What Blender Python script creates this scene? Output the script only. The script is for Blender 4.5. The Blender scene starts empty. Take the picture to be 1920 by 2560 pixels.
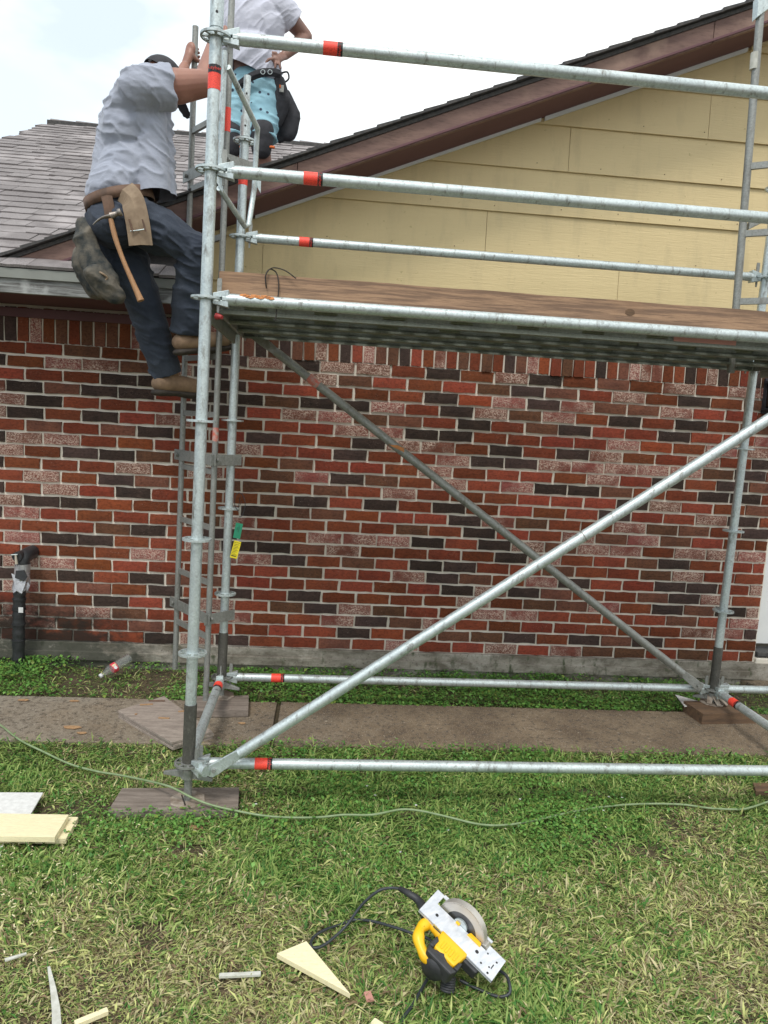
import bpy, bmesh, math, random
import numpy as np
from mathutils import Vector, Matrix
V = Vector
random.seed(7); RNG = np.random.default_rng(5)
sc = bpy.context.scene
COL = sc.collection

# ---------------------------------------------------------------- camera
CF = 1838.8
CO = V((1.4435, -4.2601, 1.7498)); YAW, PIT, ROL = -0.0826, -0.1211, 0.0565
def _axes():
    cy, sy, cp, sp, cr, sr = math.cos(YAW), math.sin(YAW), math.cos(PIT), math.sin(PIT), math.cos(ROL), math.sin(ROL)
    f = V((-sy*cp, cy*cp, sp)); r0 = V((cy, sy, 0)); u0 = r0.cross(f)
    return cr*r0 + sr*u0, -sr*r0 + cr*u0, f
CR, CU, CW = _axes()
def at(px, py, x=None, y=None, z=None):
    """point of the place seen at a photograph pixel, on a plane x=, y= or z="""
    d = CW + CR*((px-960)/CF) - CU*((py-1280)/CF)
    t = (x-CO.x)/d.x if x is not None else ((y-CO.y)/d.y if y is not None else (z-CO.z)/d.z)
    return CO + d*t
def pix(p):
    d = V(p)-CO; zc = d.dot(CW)
    return 960+CF*d.dot(CR)/zc, 1280-CF*d.dot(CU)/zc
cd = bpy.data.cameras.new("camera"); cam = bpy.data.objects.new("camera", cd); COL.objects.link(cam)
cd.sensor_fit = 'VERTICAL'; cd.sensor_height = 36; cd.lens = CF/2560*36; cd.clip_start = .05; cd.clip_end = 2000
m = Matrix((CR, CU, -CW)).transposed().to_4x4(); m.translation = CO; cam.matrix_world = m
sc.camera = cam
# ---------------------------------------------------------------- world, sun, exposure
SUN_EL, SUN_AZ = math.radians(58), math.radians(205)       # azimuth clockwise from +Y: behind and left of the camera
w = bpy.data.worlds.new("World"); sc.world = w; w.use_nodes = True
nt = w.node_tree; nt.nodes.clear()
def N(t, k, **kw):
    n = t.nodes.new(k)
    for a, b in kw.items():
        if a in ('operation', 'blend_type', 'data_type', 'sky_type', 'sun_disc', 'sun_elevation', 'sun_rotation', 'feature',
                 'distance', 'interpolation', 'attribute_name', 'noise_dimensions', 'bands_direction', 'wave_type', 'coloring_index'):
            setattr(n, a, b)
        else: n.inputs[a].default_value = b
    return n
out = N(nt, 'ShaderNodeOutputWorld'); bg = N(nt, 'ShaderNodeBackground')
sky = N(nt, 'ShaderNodeTexSky', sky_type='NISHITA', sun_disc=False, sun_elevation=SUN_EL, sun_rotation=SUN_AZ)
tc = N(nt, 'ShaderNodeTexCoord')
mp = nt.nodes.new('ShaderNodeMapping'); mp.inputs['Scale'].default_value = (1.0, 1.0, 2.2); mp.inputs['Location'].default_value = (1.85, .4, .35)
no = N(nt, 'ShaderNodeTexNoise', Scale=1.9, Detail=6.0, Roughness=.5)
cr = nt.nodes.new('ShaderNodeValToRGB'); cr.color_ramp.elements[0].position = .36; cr.color_ramp.elements[1].position = .56
no2 = N(nt, 'ShaderNodeTexNoise', Scale=2.6, Detail=5.0, Roughness=.55)
cr2 = nt.nodes.new('ShaderNodeValToRGB')
cr2.color_ramp.elements[0].position = .24; cr2.color_ramp.elements[0].color = (6.1, 7.0, 7.8, 1)
cr2.color_ramp.elements[1].position = .50; cr2.color_ramp.elements[1].color = (11.0, 11.1, 10.8, 1)
mx = nt.nodes.new('ShaderNodeMix'); mx.data_type = 'RGBA'
sk2 = nt.nodes.new('ShaderNodeMix'); sk2.data_type = 'RGBA'; sk2.inputs[0].default_value = .80; sk2.inputs[7].default_value = (8.0, 9.0, 9.7, 1)
nt.links.new(tc.outputs['Generated'], mp.inputs[0]); nt.links.new(mp.outputs[0], no.inputs['Vector']); nt.links.new(mp.outputs[0], no2.inputs['Vector'])
nt.links.new(no.outputs['Fac'], cr.inputs[0]); nt.links.new(N(nt, 'ShaderNodeMath', operation='ADD').outputs[0], cr2.inputs[0])
_ad = cr2.inputs[0].links[0].from_node; _sx = nt.nodes.new('ShaderNodeSeparateXYZ'); _ml = N(nt, 'ShaderNodeMath', operation='MULTIPLY'); _ml.inputs[1].default_value = .42
nt.links.new(tc.outputs['Generated'], _sx.inputs[0]); nt.links.new(_sx.outputs[0], _ml.inputs[0]); nt.links.new(_ml.outputs[0], _ad.inputs[0]); nt.links.new(no2.outputs['Fac'], _ad.inputs[1])
nt.links.new(cr.outputs[0], mx.inputs[0]); nt.links.new(sky.outputs[0], sk2.inputs[6]); nt.links.new(sk2.outputs[2], mx.inputs[6]); nt.links.new(cr2.outputs[0], mx.inputs[7])
nt.links.new(mx.outputs[2], bg.inputs[0]); bg.inputs[1].default_value = .10
nt.links.new(bg.outputs[0], out.inputs[0])
sd = bpy.data.lights.new("sun", 'SUN'); sd.energy = 1.5; sd.angle = math.radians(14); sd.color = (1, .96, .9)
so = bpy.data.objects.new("sun", sd); COL.objects.link(so)
dirv = V((math.sin(SUN_AZ)*math.cos(SUN_EL), math.cos(SUN_AZ)*math.cos(SUN_EL), math.sin(SUN_EL)))
so.rotation_euler = dirv.to_track_quat('Z', 'Y').to_euler(); so.location = dirv*20
sc.view_settings.view_transform = 'Standard'; sc.view_settings.look = 'None'; sc.view_settings.gamma = 1
sc.view_settings.use_curve_mapping = False; sc.view_settings.exposure = 0.46

# ---------------------------------------------------------------- materials
def col4(c): return (c[0], c[1], c[2], 1)
def newmat(name):
    m = bpy.data.materials.new(name); m.use_nodes = True
    t = m.node_tree; return m, t, t.nodes['Principled BSDF']
def mixc(t, fac, a, b, bt='MIX'):
    n = t.nodes.new('ShaderNodeMix'); n.data_type = 'RGBA'; n.blend_type = bt
    for s, v in ((0, fac), (6, a), (7, b)):
        if hasattr(v, 'is_linked') or hasattr(v, 'links'): t.links.new(v, n.inputs[s])
        else: n.inputs[s].default_value = v if s == 0 else col4(v)
    return n.outputs[2]
def ramp(t, src, p0, p1, c0=(0,0,0), c1=(1,1,1)):
    n = t.nodes.new('ShaderNodeValToRGB'); e = n.color_ramp.elements
    e[0].position, e[1].position = p0, p1; e[0].color, e[1].color = col4(c0), col4(c1)
    t.links.new(src, n.inputs[0]); return n.outputs[0]
def coords(t, scale=(1,1,1), kind='Object'):
    c = t.nodes.new('ShaderNodeTexCoord'); mm = t.nodes.new('ShaderNodeMapping'); mm.inputs['Scale'].default_value = scale
    t.links.new(c.outputs[kind], mm.inputs[0]); return mm.outputs[0]
def wpos(t, scale=(1,1,1), loc=(0,0,0)):
    c = t.nodes.new('ShaderNodeNewGeometry'); mm = t.nodes.new('ShaderNodeMapping'); mm.inputs['Scale'].default_value = scale; mm.inputs['Location'].default_value = loc
    t.links.new(c.outputs['Position'], mm.inputs[0]); return mm.outputs[0]
def noise(t, vec, scale, detail=4, rough=.55):
    n = N(t, 'ShaderNodeTexNoise', Scale=scale, Detail=float(detail), Roughness=rough); t.links.new(vec, n.inputs['Vector']); return n.outputs['Fac']
def bump(t, p, src, strength=.3, dist=.002):
    b = N(t, 'ShaderNodeBump', Strength=strength, Distance=dist); t.links.new(src, b.inputs['Height']); t.links.new(b.outputs[0], p.inputs['Normal'])
def setc(t, p, c):
    t.links.new(c, p.inputs['Base Color'])
def simple(name, c, c2=None, rough=.6, metal=0, scale=12, bs=.2, bd=.002, stretch=(1,1,1), p0=.35, p1=.65, spec=None, detail=5, bscale=None):
    m, t, p = newmat(name)
    v = wpos(t, stretch) if True else None
    f = noise(t, v, scale, detail)
    setc(t, p, mixc(t, ramp(t, f, p0, p1), c, c2 or tuple(x*.75 for x in c)))
    p.inputs['Roughness'].default_value = rough; p.inputs['Metallic'].default_value = metal
    if spec is not None: p.inputs['Specular IOR Level'].default_value = spec
    if bs: bump(t, p, noise(t, v, bscale or scale*4, 4), bs, bd)
    return m
def galv(name, a, b, rough=.42, metal=.75):
    m, t, p = newmat(name); v = wpos(t)
    big = noise(t, v, 6, 4); vo = N(t, 'ShaderNodeTexVoronoi', Scale=130.0); t.links.new(v, vo.inputs['Vector'])
    sp = t.nodes.new('ShaderNodeSeparateColor'); t.links.new(vo.outputs['Color'], sp.inputs[0])
    c = mixc(t, ramp(t, big, .3, .7), a, b); c = mixc(t, .28, c, mixc(t, sp.outputs[0], tuple(x*.55 for x in a), tuple(min(1, x*1.25) for x in a)))
    dirt = ramp(t, noise(t, wpos(t, (3, 3, 1)), 11, 6, .75), .54, .70)
    setc(t, p, mixc(t, dirt, c, (.20, .19, .17)))
    p.inputs['Metallic'].default_value = metal
    r = t.nodes.new('ShaderNodeMapRange'); t.links.new(noise(t, v, 40, 4), r.inputs[0]); r.inputs[3].default_value = rough-.1; r.inputs[4].default_value = rough+.16
    t.links.new(r.outputs[0], p.inputs['Roughness']); bump(t, p, sp.outputs[1], .08, .0006)
    return m
M = {}
M['galv'] = galv('galvanised_bright', (.60, .665, .66), (.47, .53, .54), .46, .62)
M['galv_old'] = galv('galvanised_weathered', (.34, .35, .33), (.25, .25, .23), .55, .6)
M['steel_dark'] = galv('collar_dark_steel', (.12, .115, .10), (.07, .068, .06), .6, .5)
M['deck'] = galv('deck_steel', (.29, .32, .28), (.18, .20, .175), .55, .3)
M['plate'] = simple('cement_crusted_plate', (.42, .36, .30), (.22, .17, .13), .8, .2, 25, .5, .003)
M['red_tape'] = simple('fluorescent_red_tape', (1.0, .085, .05), (.72, .05, .035), .5, 0, 70, .4, .001, (3, 1, 6), .45, .60)
M['red_tape_worn'] = simple('worn_red_tape', (.62, .12, .08), (.45, .40, .36), .6, 0, 45, .2)
M['black_tape'] = simple('black_printed_band', (.018, .016, .018), None, .5, 0, 40, .1)
M['orange_paint'] = simple('orange_paint', (.60, .22, .05), (.42, .17, .06), .6, 0, 60, .1)
M['dryleaf'] = simple('dry_leaf_tan', (.42, .26, .13), (.30, .17, .09), .8, 0, 60, .3)
M['print_red'] = simple('red_print', (.75, .06, .04), None, .5)
M['print_black'] = simple('black_print', (.015, .015, .015), None, .5)
M['print_yellow'] = simple('yellow_print', (.8, .55, .04), None, .5)

# brick family --------------------------------------------------------
def stain(t):
    """damp black grime low on the left end of the wall (a mark of its own, in place coordinates)"""
    g = t.nodes.new('ShaderNodeNewGeometry'); s = t.nodes.new('ShaderNodeSeparateXYZ'); t.links.new(g.outputs['Position'], s.inputs[0])
    n = noise(t, wpos(t), 3.2, 6, .65); n2 = noise(t, wpos(t, (1,1,1), (5,2,1)), 22, 4, .6)
    def ma(op, a, b):
        k = t.nodes.new('ShaderNodeMath'); k.operation = op
        for i, v in enumerate((a, b)):
            if hasattr(v, 'links'): t.links.new(v, k.inputs[i])
            else: k.inputs[i].default_value = v
        return k.outputs[0]
    hz = ma('SUBTRACT', .62, s.outputs[2]); hz = ma('MULTIPLY', hz, 2.2)          # 0.9 at base .2, 0 at .62
    hx = ma('SUBTRACT', .75, s.outputs[0]); hx = ma('MULTIPLY', hx, .9)
    hx = ma('MINIMUM', hx, 1.0)
    v = ma('MULTIPLY', ma('MAXIMUM', hz, 0.0), ma('MAXIMUM', hx, 0.0))
    v = ma('MULTIPLY', v, ma('ADD', ma('MULTIPLY', n, 2.2), ma('MULTIPLY', n2, .9)))
    v = ma('MULTIPLY', v, ma('ADD', ma('MULTIPLY', noise(t, wpos(t, (1, 1, 1.6), (1, 5, 3)), 8.5, 6, .75), 2.6), -.45))
    v = ma('MINIMUM', ramp(t, v, .22, .95), .88)
    return v
def brickmat(name, a, b, white=0.0, wcol=(.60, .46, .38)):
    m, t, p = newmat(name)
    oi = t.nodes.new('ShaderNodeObjectInfo'); at_ = t.nodes.new('ShaderNodeAttribute'); at_.attribute_name = 'bv'
    ad = t.nodes.new('ShaderNodeMath'); ad.operation = 'ADD'; t.links.new(oi.outputs['Random'], ad.inputs[0]); t.links.new(at_.outputs['Fac'], ad.inputs[1])
    fr = t.nodes.new('ShaderNodeMath'); fr.operation = 'FRACT'; t.links.new(ad.outputs[0], fr.inputs[0])
    v = wpos(t)
    c = mixc(t, ramp(t, noise(t, v, 9, 5, .6), .3, .7), a, b)
    c = mixc(t, ramp(t, noise(t, wpos(t, (1, 1, 1.5)), 60, 4, .7), .45, .75), c, tuple(x*.5 for x in b))
    vv = t.nodes.new('ShaderNodeHueSaturation'); t.links.new(c, vv.inputs['Color'])
    mr = t.nodes.new('ShaderNodeMapRange'); t.links.new(fr.outputs[0], mr.inputs[0]); mr.inputs[3].default_value = .72; mr.inputs[4].default_value = 1.25
    t.links.new(mr.outputs[0], vv.inputs['Value'])
    mr2 = t.nodes.new('ShaderNodeMapRange'); t.links.new(fr.outputs[0], mr2.inputs[0]); mr2.inputs[3].default_value = .512; mr2.inputs[4].default_value = .492
    t.links.new(mr2.outputs[0], vv.inputs['Hue']); c = vv.outputs[0]
    # whitish wire-cut texture
    wn = noise(t, wpos(t, (1.3, 1, 2.0)), 95, 5, .75); wb = noise(t, v, 7.5, 3, .5)
    wm = t.nodes.new('ShaderNodeMath'); wm.operation = 'MULTIPLY'
    t.links.new(ramp(t, wn, .47 if white else .60, .58 if white else .70), wm.inputs[0]); t.links.new(ramp(t, wb, .34 if white else .50, .54 if white else .64), wm.inputs[1])
    wf = t.nodes.new('ShaderNodeMath'); wf.operation = 'MULTIPLY'; t.links.new(wm.outputs[0], wf.inputs[0]); wf.inputs[1].default_value = .95 if white else .6
    c = mixc(t, wf.outputs[0], c, wcol)
    c = mixc(t, stain(t), c, (.022, .021, .018)); setc(t, p, c)
    p.inputs['Roughness'].default_value = .88; p.inputs['Specular IOR Level'].default_value = .15; bump(t, p, wn, .55 if white else .35, .0025)
    return m
BM = [brickmat('brick_red', (.27, .067, .033), (.19, .052, .030)), brickmat('brick_deep_red', (.21, .048, .025), (.15, .040, .023)),
      brickmat('brick_brown', (.185, .078, .046), (.115, .052, .036)), brickmat('brick_char', (.078, .048, .040), (.046, .032, .028)),
      brickmat('brick_white_faced', (.23, .080, .060), (.18, .062, .048), 1), brickmat('brick_orange', (.30, .070, .030), (.24, .058, .028))]
def mortar_mat():
    m, t, p = newmat('mortar'); c = mixc(t, noise(t, wpos(t), 14, 5), (.84, .77, .66), (.62, .57, .49))
    c = mixc(t, stain(t), c, (.05, .048, .04)); setc(t, p, c); p.inputs['Roughness'].default_value = .95; bump(t, p, noise(t, wpos(t), 160, 4), .5, .002); return m
M['mortar'] = mortar_mat()
def found_mat():
    m, t, p = newmat('foundation_concrete'); f = noise(t, wpos(t, (1, 1, 2.4)), 5, 7, .68)
    c = mixc(t, ramp(t, f, .38, .60), (.15, .130, .10), (.34, .31, .26)); c = mixc(t, ramp(t, noise(t, wpos(t, (.6, 1, 1)), 4.6, 6, .7), .52, .66), c, (.42, .39, .34)); c = mixc(t, ramp(t, noise(t, wpos(t), 45, 5, .75), .56, .68), c, (.12, .10, .075))
    c = mixc(t, ramp(t, noise(t, wpos(t, (1, 1, .4)), 17, 4), .58, .70), c, (.06, .075, .035))
    c = mixc(t, stain(t), c, (.045, .048, .035)); setc(t, p, c); p.inputs['Roughness'].default_value = .95; bump(t, p, noise(t, wpos(t), 60, 5), .6, .004); return m
M['found'] = found_mat()
def walk_mat():
    m, t, p = newmat('walkway_concrete'); v = wpos(t)
    c = mixc(t, ramp(t, noise(t, v, 3.2, 7, .7), .38, .62), (.125, .088, .054), (.225, .168, .108))
    g = t.nodes.new('ShaderNodeNewGeometry'); sx = t.nodes.new('ShaderNodeSeparateXYZ'); t.links.new(g.outputs['Position'], sx.inputs[0])
    gx = t.nodes.new('ShaderNodeMath'); gx.operation = 'MULTIPLY_ADD'; t.links.new(sx.outputs[0], gx.inputs[0]); gx.inputs[1].default_value = -.22; t.links.new(noise(t, wpos(t, (1, 1, 1), (3, 1, 0)), 2.3, 6, .7), gx.inputs[2])
    c = mixc(t, ramp(t, gx.outputs[0], .18, .62), c, (.26, .225, .175))
    c = mixc(t, ramp(t, noise(t, v, 34, 5, .75), .50, .64), c, (.075, .058, .042))
    c = mixc(t, ramp(t, noise(t, v, 150, 3, .8), .58, .66), c, (.46, .41, .34)); c = mixc(t, ramp(t, noise(t, wpos(t, (1,1,1), (9,4,0)), 240, 2, .8), .60, .7), c, (.05, .04, .03))
    c = mixc(t, ramp(t, noise(t, wpos(t, (1,1,1), (2,7,0)), 28, 5, .7), .64, .72), c, (.48, .42, .33)); setc(t, p, c)
    p.inputs['Roughness'].default_value = .93; bump(t, p, noise(t, v, 220, 4, .7), .7, .003); return m
M['walk'] = walk_mat()
M['soil'] = simple('soil_and_thatch', (.10, .072, .042), (.055, .045, .022), .98, 0, 14, .9, .012, bscale=70)
def attr_mat(name, rough=.6, trans=.25, spec=.3):
    m, t, p = newmat(name); a = t.nodes.new('ShaderNodeAttribute'); a.attribute_name = 'col'
    t.links.new(a.outputs['Color'], p.inputs['Base Color']); p.inputs['Roughness'].default_value = rough; p.inputs['Specular IOR Level'].default_value = spec
    tr = t.nodes.new('ShaderNodeBsdfTranslucent'); t.links.new(a.outputs['Color'], tr.inputs[0]); ms = t.nodes.new('ShaderNodeMixShader'); ms.inputs[0].default_value = trans
    o = t.nodes['Material Output']; t.links.new(p.outputs[0], ms.inputs[1]); t.links.new(tr.outputs[0], ms.inputs[2]); t.links.new(ms.outputs[0], o.inputs[0]); return m
M['grass'] = attr_mat('grass_blades')
M['leaf'] = attr_mat('weed_leaves', .5, .2, .4)
def wood(name, a, b, scale=6, st=(1, 12, 12), rough=.75, p0=.35, p1=.65, knots=None, extra=None, bd=.0015):
    m, t, p = newmat(name); f = noise(t, wpos(t, st), scale, 7, .6); c = mixc(t, ramp(t, f, p0, p1), a, b)
    f2 = noise(t, wpos(t, tuple(s*2.5 for s in st)), scale*2.2, 4, .7); c = mixc(t, ramp(t, f2, .5, .8), c, tuple(x*.55 for x in b))
    if extra: c = mixc(t, ramp(t, noise(t, wpos(t), extra[0], 5), extra[1], extra[1]+.14), c, extra[2])
    setc(t, p, c); p.inputs['Roughness'].default_value = rough; bump(t, p, f2, .5, bd); return m
M['toe'] = wood('toe_board_wood', (.38, .235, .14), (.20, .122, .078), 5, (.7, 12, 16), extra=(2.2, .60, (.34, .20, .11)), p0=.42, p1=.58)
M['grey_wood'] = wood('weathered_grey_wood', (.34, .35, .34), (.10, .095, .09), 5, (1, 14, 22), .9, .38, .62, extra=(5, .56, (.50, .51, .50)))
M['pad'] = wood('sole_board_wood', (.27, .225, .19), (.15, .12, .098), 5, (1, 9, 9), .85)
M['pad_brown'] = wood('brown_block_wood', (.17, .10, .055), (.09, .055, .033), 5, (1, 9, 9), .85)
M['ply'] = wood('plywood_grey', (.38, .32, .27), (.24, .195, .165), 5, (2, 10, 10), .85)
M['rake'] = wood('rake_fascia_wood', (.225, .140, .112), (.155, .092, .078), 3, (1, 4, 6), .8, extra=(2.5, .52, (.31, .205, .16)))
M['burg'] = simple('burgundy_paint', (.135, .062, .070), (.115, .052, .060), .75, 0, 5, .15)
M['drip'] = simple('drip_edge_metal', (.28, .29, .26), (.23, .235, .21), .5, .3, 4, .05)
M['cream'] = wood('cream_primed_board', (.86, .78, .52), (.80, .70, .42), 5, (2, 22, 22), .6, p0=.3, p1=.8)
M['fiber'] = simple('fibre_cement_board', (.74, .74, .72), (.62, .62, .60), .8, 0, 55, .2)
M['scrap_white'] = simple('painted_scrap', (.60, .60, .55), (.42, .42, .36), .7, 0, 30, .2)
def siding_mat():
    m, t, p = newmat('yellow_fibre_siding'); f = noise(t, wpos(t, (1, 1, 12)), 9, 6, .65)
    c = mixc(t, ramp(t, noise(t, wpos(t), 1.7, 5), .3, .7), (.66, .525, .285), (.61, .485, .26)); c = mixc(t, ramp(t, noise(t, wpos(t), 30, 4, .7), .66, .74), c, (.36, .28, .12)); c = mixc(t, ramp(t, noise(t, wpos(t, (2.2, 1, .5)), 3.1, 6, .7), .50, .72), c, (.54, .43, .235))
    setc(t, p, c); p.inputs['Roughness'].default_value = .62; bump(t, p, f, .9, .003); return m
M['siding'] = siding_mat()
M['trim_w'] = simple('white_painted_trim', (.74, .75, .74), (.68, .69, .69), .5, 0, 6, .06)
def shingle_mat(name, a, b):
    m, t, p = newmat(name); oi = t.nodes.new('ShaderNodeObjectInfo'); at_ = t.nodes.new('ShaderNodeAttribute'); at_.attribute_name = 'bv'
    ad = t.nodes.new('ShaderNodeMath'); ad.operation = 'ADD'; t.links.new(oi.outputs['Random'], ad.inputs[0]); t.links.new(at_.outputs['Fac'], ad.inputs[1])
    fr = t.nodes.new('ShaderNodeMath'); fr.operation = 'FRACT'; t.links.new(ad.outputs[0], fr.inputs[0])
    c = mixc(t, fr.outputs[0], a, b); c = mixc(t, ramp(t, noise(t, wpos(t), 260, 3, .8), .42, .62), c, tuple(x*.6 for x in a)); c = mixc(t, ramp(t, noise(t, wpos(t), 2.2, 5), .5, .75), c, tuple(x*1.2 for x in b))
    setc(t, p, c); p.inputs['Roughness'].default_value = .95; bump(t, p, noise(t, wpos(t), 420, 3, .7), .6, .002); return m
M['shingle'] = shingle_mat('brown_grey_shingle', (.20, .178, .175), (.34, .31, .305))
M['shingle_dk'] = simple('dark_shingle_edge', (.05, .05, .052), (.09, .085, .08), .95, 0, 50, .5)
M['blackplastic'] = simple('black_wrap', (.016, .017, .019), (.032, .033, .036), .42, 0, 30, .4, .003)
M['duct'] = simple('silver_duct_tape', (.58, .58, .60), (.40, .40, .42), .35, .6, 20, .5, .004)
M['pvc'] = simple('dirty_pvc', (.55, .50, .40), (.35, .30, .24), .6)
M['green_hose'] = simple('green_cord_jacket', (.17, .24, .11), (.24, .31, .17), .5, 0, 20, .1)
M['black_cord'] = simple('black_rubber_cord', (.022, .028, .034), (.035, .04, .045), .45, 0, 40, .1)
M['wire'] = simple('tie_wire', (.05, .04, .035), (.03, .025, .02), .6, .5, 60, .1)
M['tag_g'] = simple('green_tag', (.015, .25, .14), (.02, .22, .12), .45)
M['tag_y'] = simple('yellow_tag', (.80, .66, .02), (.74, .60, .02), .45)
M['pink'] = simple('faded_pink_sticker', (.55, .26, .20), (.45, .22, .18), .6)
M['dw_yellow'] = simple('yellow_tool_plastic', (.86, .50, .012), (.80, .43, .01), .42, 0, 9, .12)
M['dw_black'] = simple('black_tool_rubber', (.022, .023, .026), (.04, .04, .042), .5, 0, 30, .3)
M['shoe'] = simple('brushed_saw_shoe', (.78, .80, .84), (.62, .65, .70), .42, .45, 30, .25, .0008, (1, 1, 6))
M['guard'] = simple('cast_guard', (.60, .57, .52), (.50, .47, .43), .45, .65, 8, .1)
M['blade'] = simple('dark_saw_blade', (.06, .06, .062), (.12, .12, .12), .4, .6, 14, .1)
M['redpl'] = simple('red_lever', (.35, .03, .03), None, .5)
def cloth(name, a, b, scale=6, rough=.9, fine=300, bs=.35):
    m, t, p = newmat(name); v = coords(t); c = mixc(t, ramp(t, noise(t, v, scale, 5), .35, .68), a, b)
    c = mixc(t, ramp(t, noise(t, v, fine, 2, .8), .4, .7), c, tuple(x*.86 for x in a)); setc(t, p, c); p.inputs['Roughness'].default_value = rough
    p.inputs['Sheen Weight'].default_value = .25 if name != 'dark_navy_denim' else .06; bump(t, p, noise(t, coords(t, (1, 1, 2.2)), 30, 5, .6), bs, .006); return m
M['shirt_g'] = cloth('heather_grey_cotton', (.37, .395, .47), (.31, .335, .41))
M['shirt_w'] = cloth('white_cotton', (.62, .63, .72), (.54, .55, .64))
M['jeans'] = cloth('dark_navy_denim', (.020, .028, .046), (.056, .070, .096), 7, .9, 420)
def skinm(name, a, b):
    m, t, p = newmat(name); setc(t, p, mixc(t, ramp(t, noise(t, coords(t), 9, 5), .3, .7), a, b)); p.inputs['Roughness'].default_value = .5
    p.inputs['Subsurface Weight'].default_value = .08; p.inputs['Subsurface Radius'].default_value = (.01, .004, .002); bump(t, p, noise(t, coords(t), 120, 4), .15, .001); return m
M['skin'] = skinm('tanned_skin', (.34, .165, .115), (.27, .12, .085))
M['skin2'] = skinm('tanned_skin_b', (.28, .15, .11), (.21, .11, .085))
M['blackcloth'] = simple('black_cordura', (.018, .018, .022), (.035, .035, .042), .75, 0, 25, .5, .004)
M['leather'] = simple('tan_suede_leather', (.30, .22, .145), (.22, .155, .10), .8, 0, 22, .4, .002)
M['leather_dk'] = simple('worn_brown_leather', (.17, .095, .06), (.10, .06, .04), .7, 0, 18, .4, .002)
M['pouch'] = simple('grimy_pouch_suede', (.15, .13, .10), (.020, .026, .027), .85, 0, 15, .6, .006)
M['boot'] = simple('tan_boot_leather', (.32, .21, .13), (.21, .135, .085), .8, 0, 16, .4, .003)
M['sole'] = simple('dark_boot_sole', (.04, .032, .028), (.06, .05, .04), .85, 0, 30, .3)
M['hickory'] = wood('hickory_handle', (.46, .25, .12), (.36, .19, .09), 7, (6, 6, 1), .55)
M['hammer'] = simple('worn_hammer_steel', (.36, .32, .28), (.20, .17, .15), .45, .7, 20, .3)
M['orange'] = simple('orange_strap', (.75, .16, .03), None, .7)
M['eye'] = simple('dark_eye', (.03, .02, .015), None, .2)
def pants_mat():
    m, t, p = newmat('light_blue_print_shorts'); v = coords(t)
    c = mixc(t, ramp(t, noise(t, v, 8, 4), .3, .7), (.30, .52, .60), (.25, .45, .54))
    vo = N(t, 'ShaderNodeTexVoronoi', Scale=17.0, Randomness=.35); t.links.new(coords(t, (1, .001, 1)), vo.inputs['Vector'])
    c = mixc(t, ramp(t, vo.outputs['Distance'], .15, .18, (1,1,1), (0,0,0)), c, (.035, .05, .08)); setc(t, p, c)
    p.inputs['Roughness'].default_value = .85; bump(t, p, noise(t, coords(t, (1,1,2)), 20, 4), .4, .006); return m
M['pants'] = pants_mat()
def glassy():
    m, t, p = newmat('clear_bottle_plastic'); p.inputs['Base Color'].default_value = (.95, .98, .98, 1); p.inputs['Transmission Weight'].default_value = .92
    p.inputs['Roughness'].default_value = .08; p.inputs['IOR'].default_value = 1.12; return m
M['pet'] = glassy()
M['label_red'] = simple('red_paper_label', (.62, .03, .06), (.70, .10, .12), .5, 0, 30, .05)
M['white_pl'] = simple('white_plastic', (.8, .8, .8), None, .35)

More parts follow.
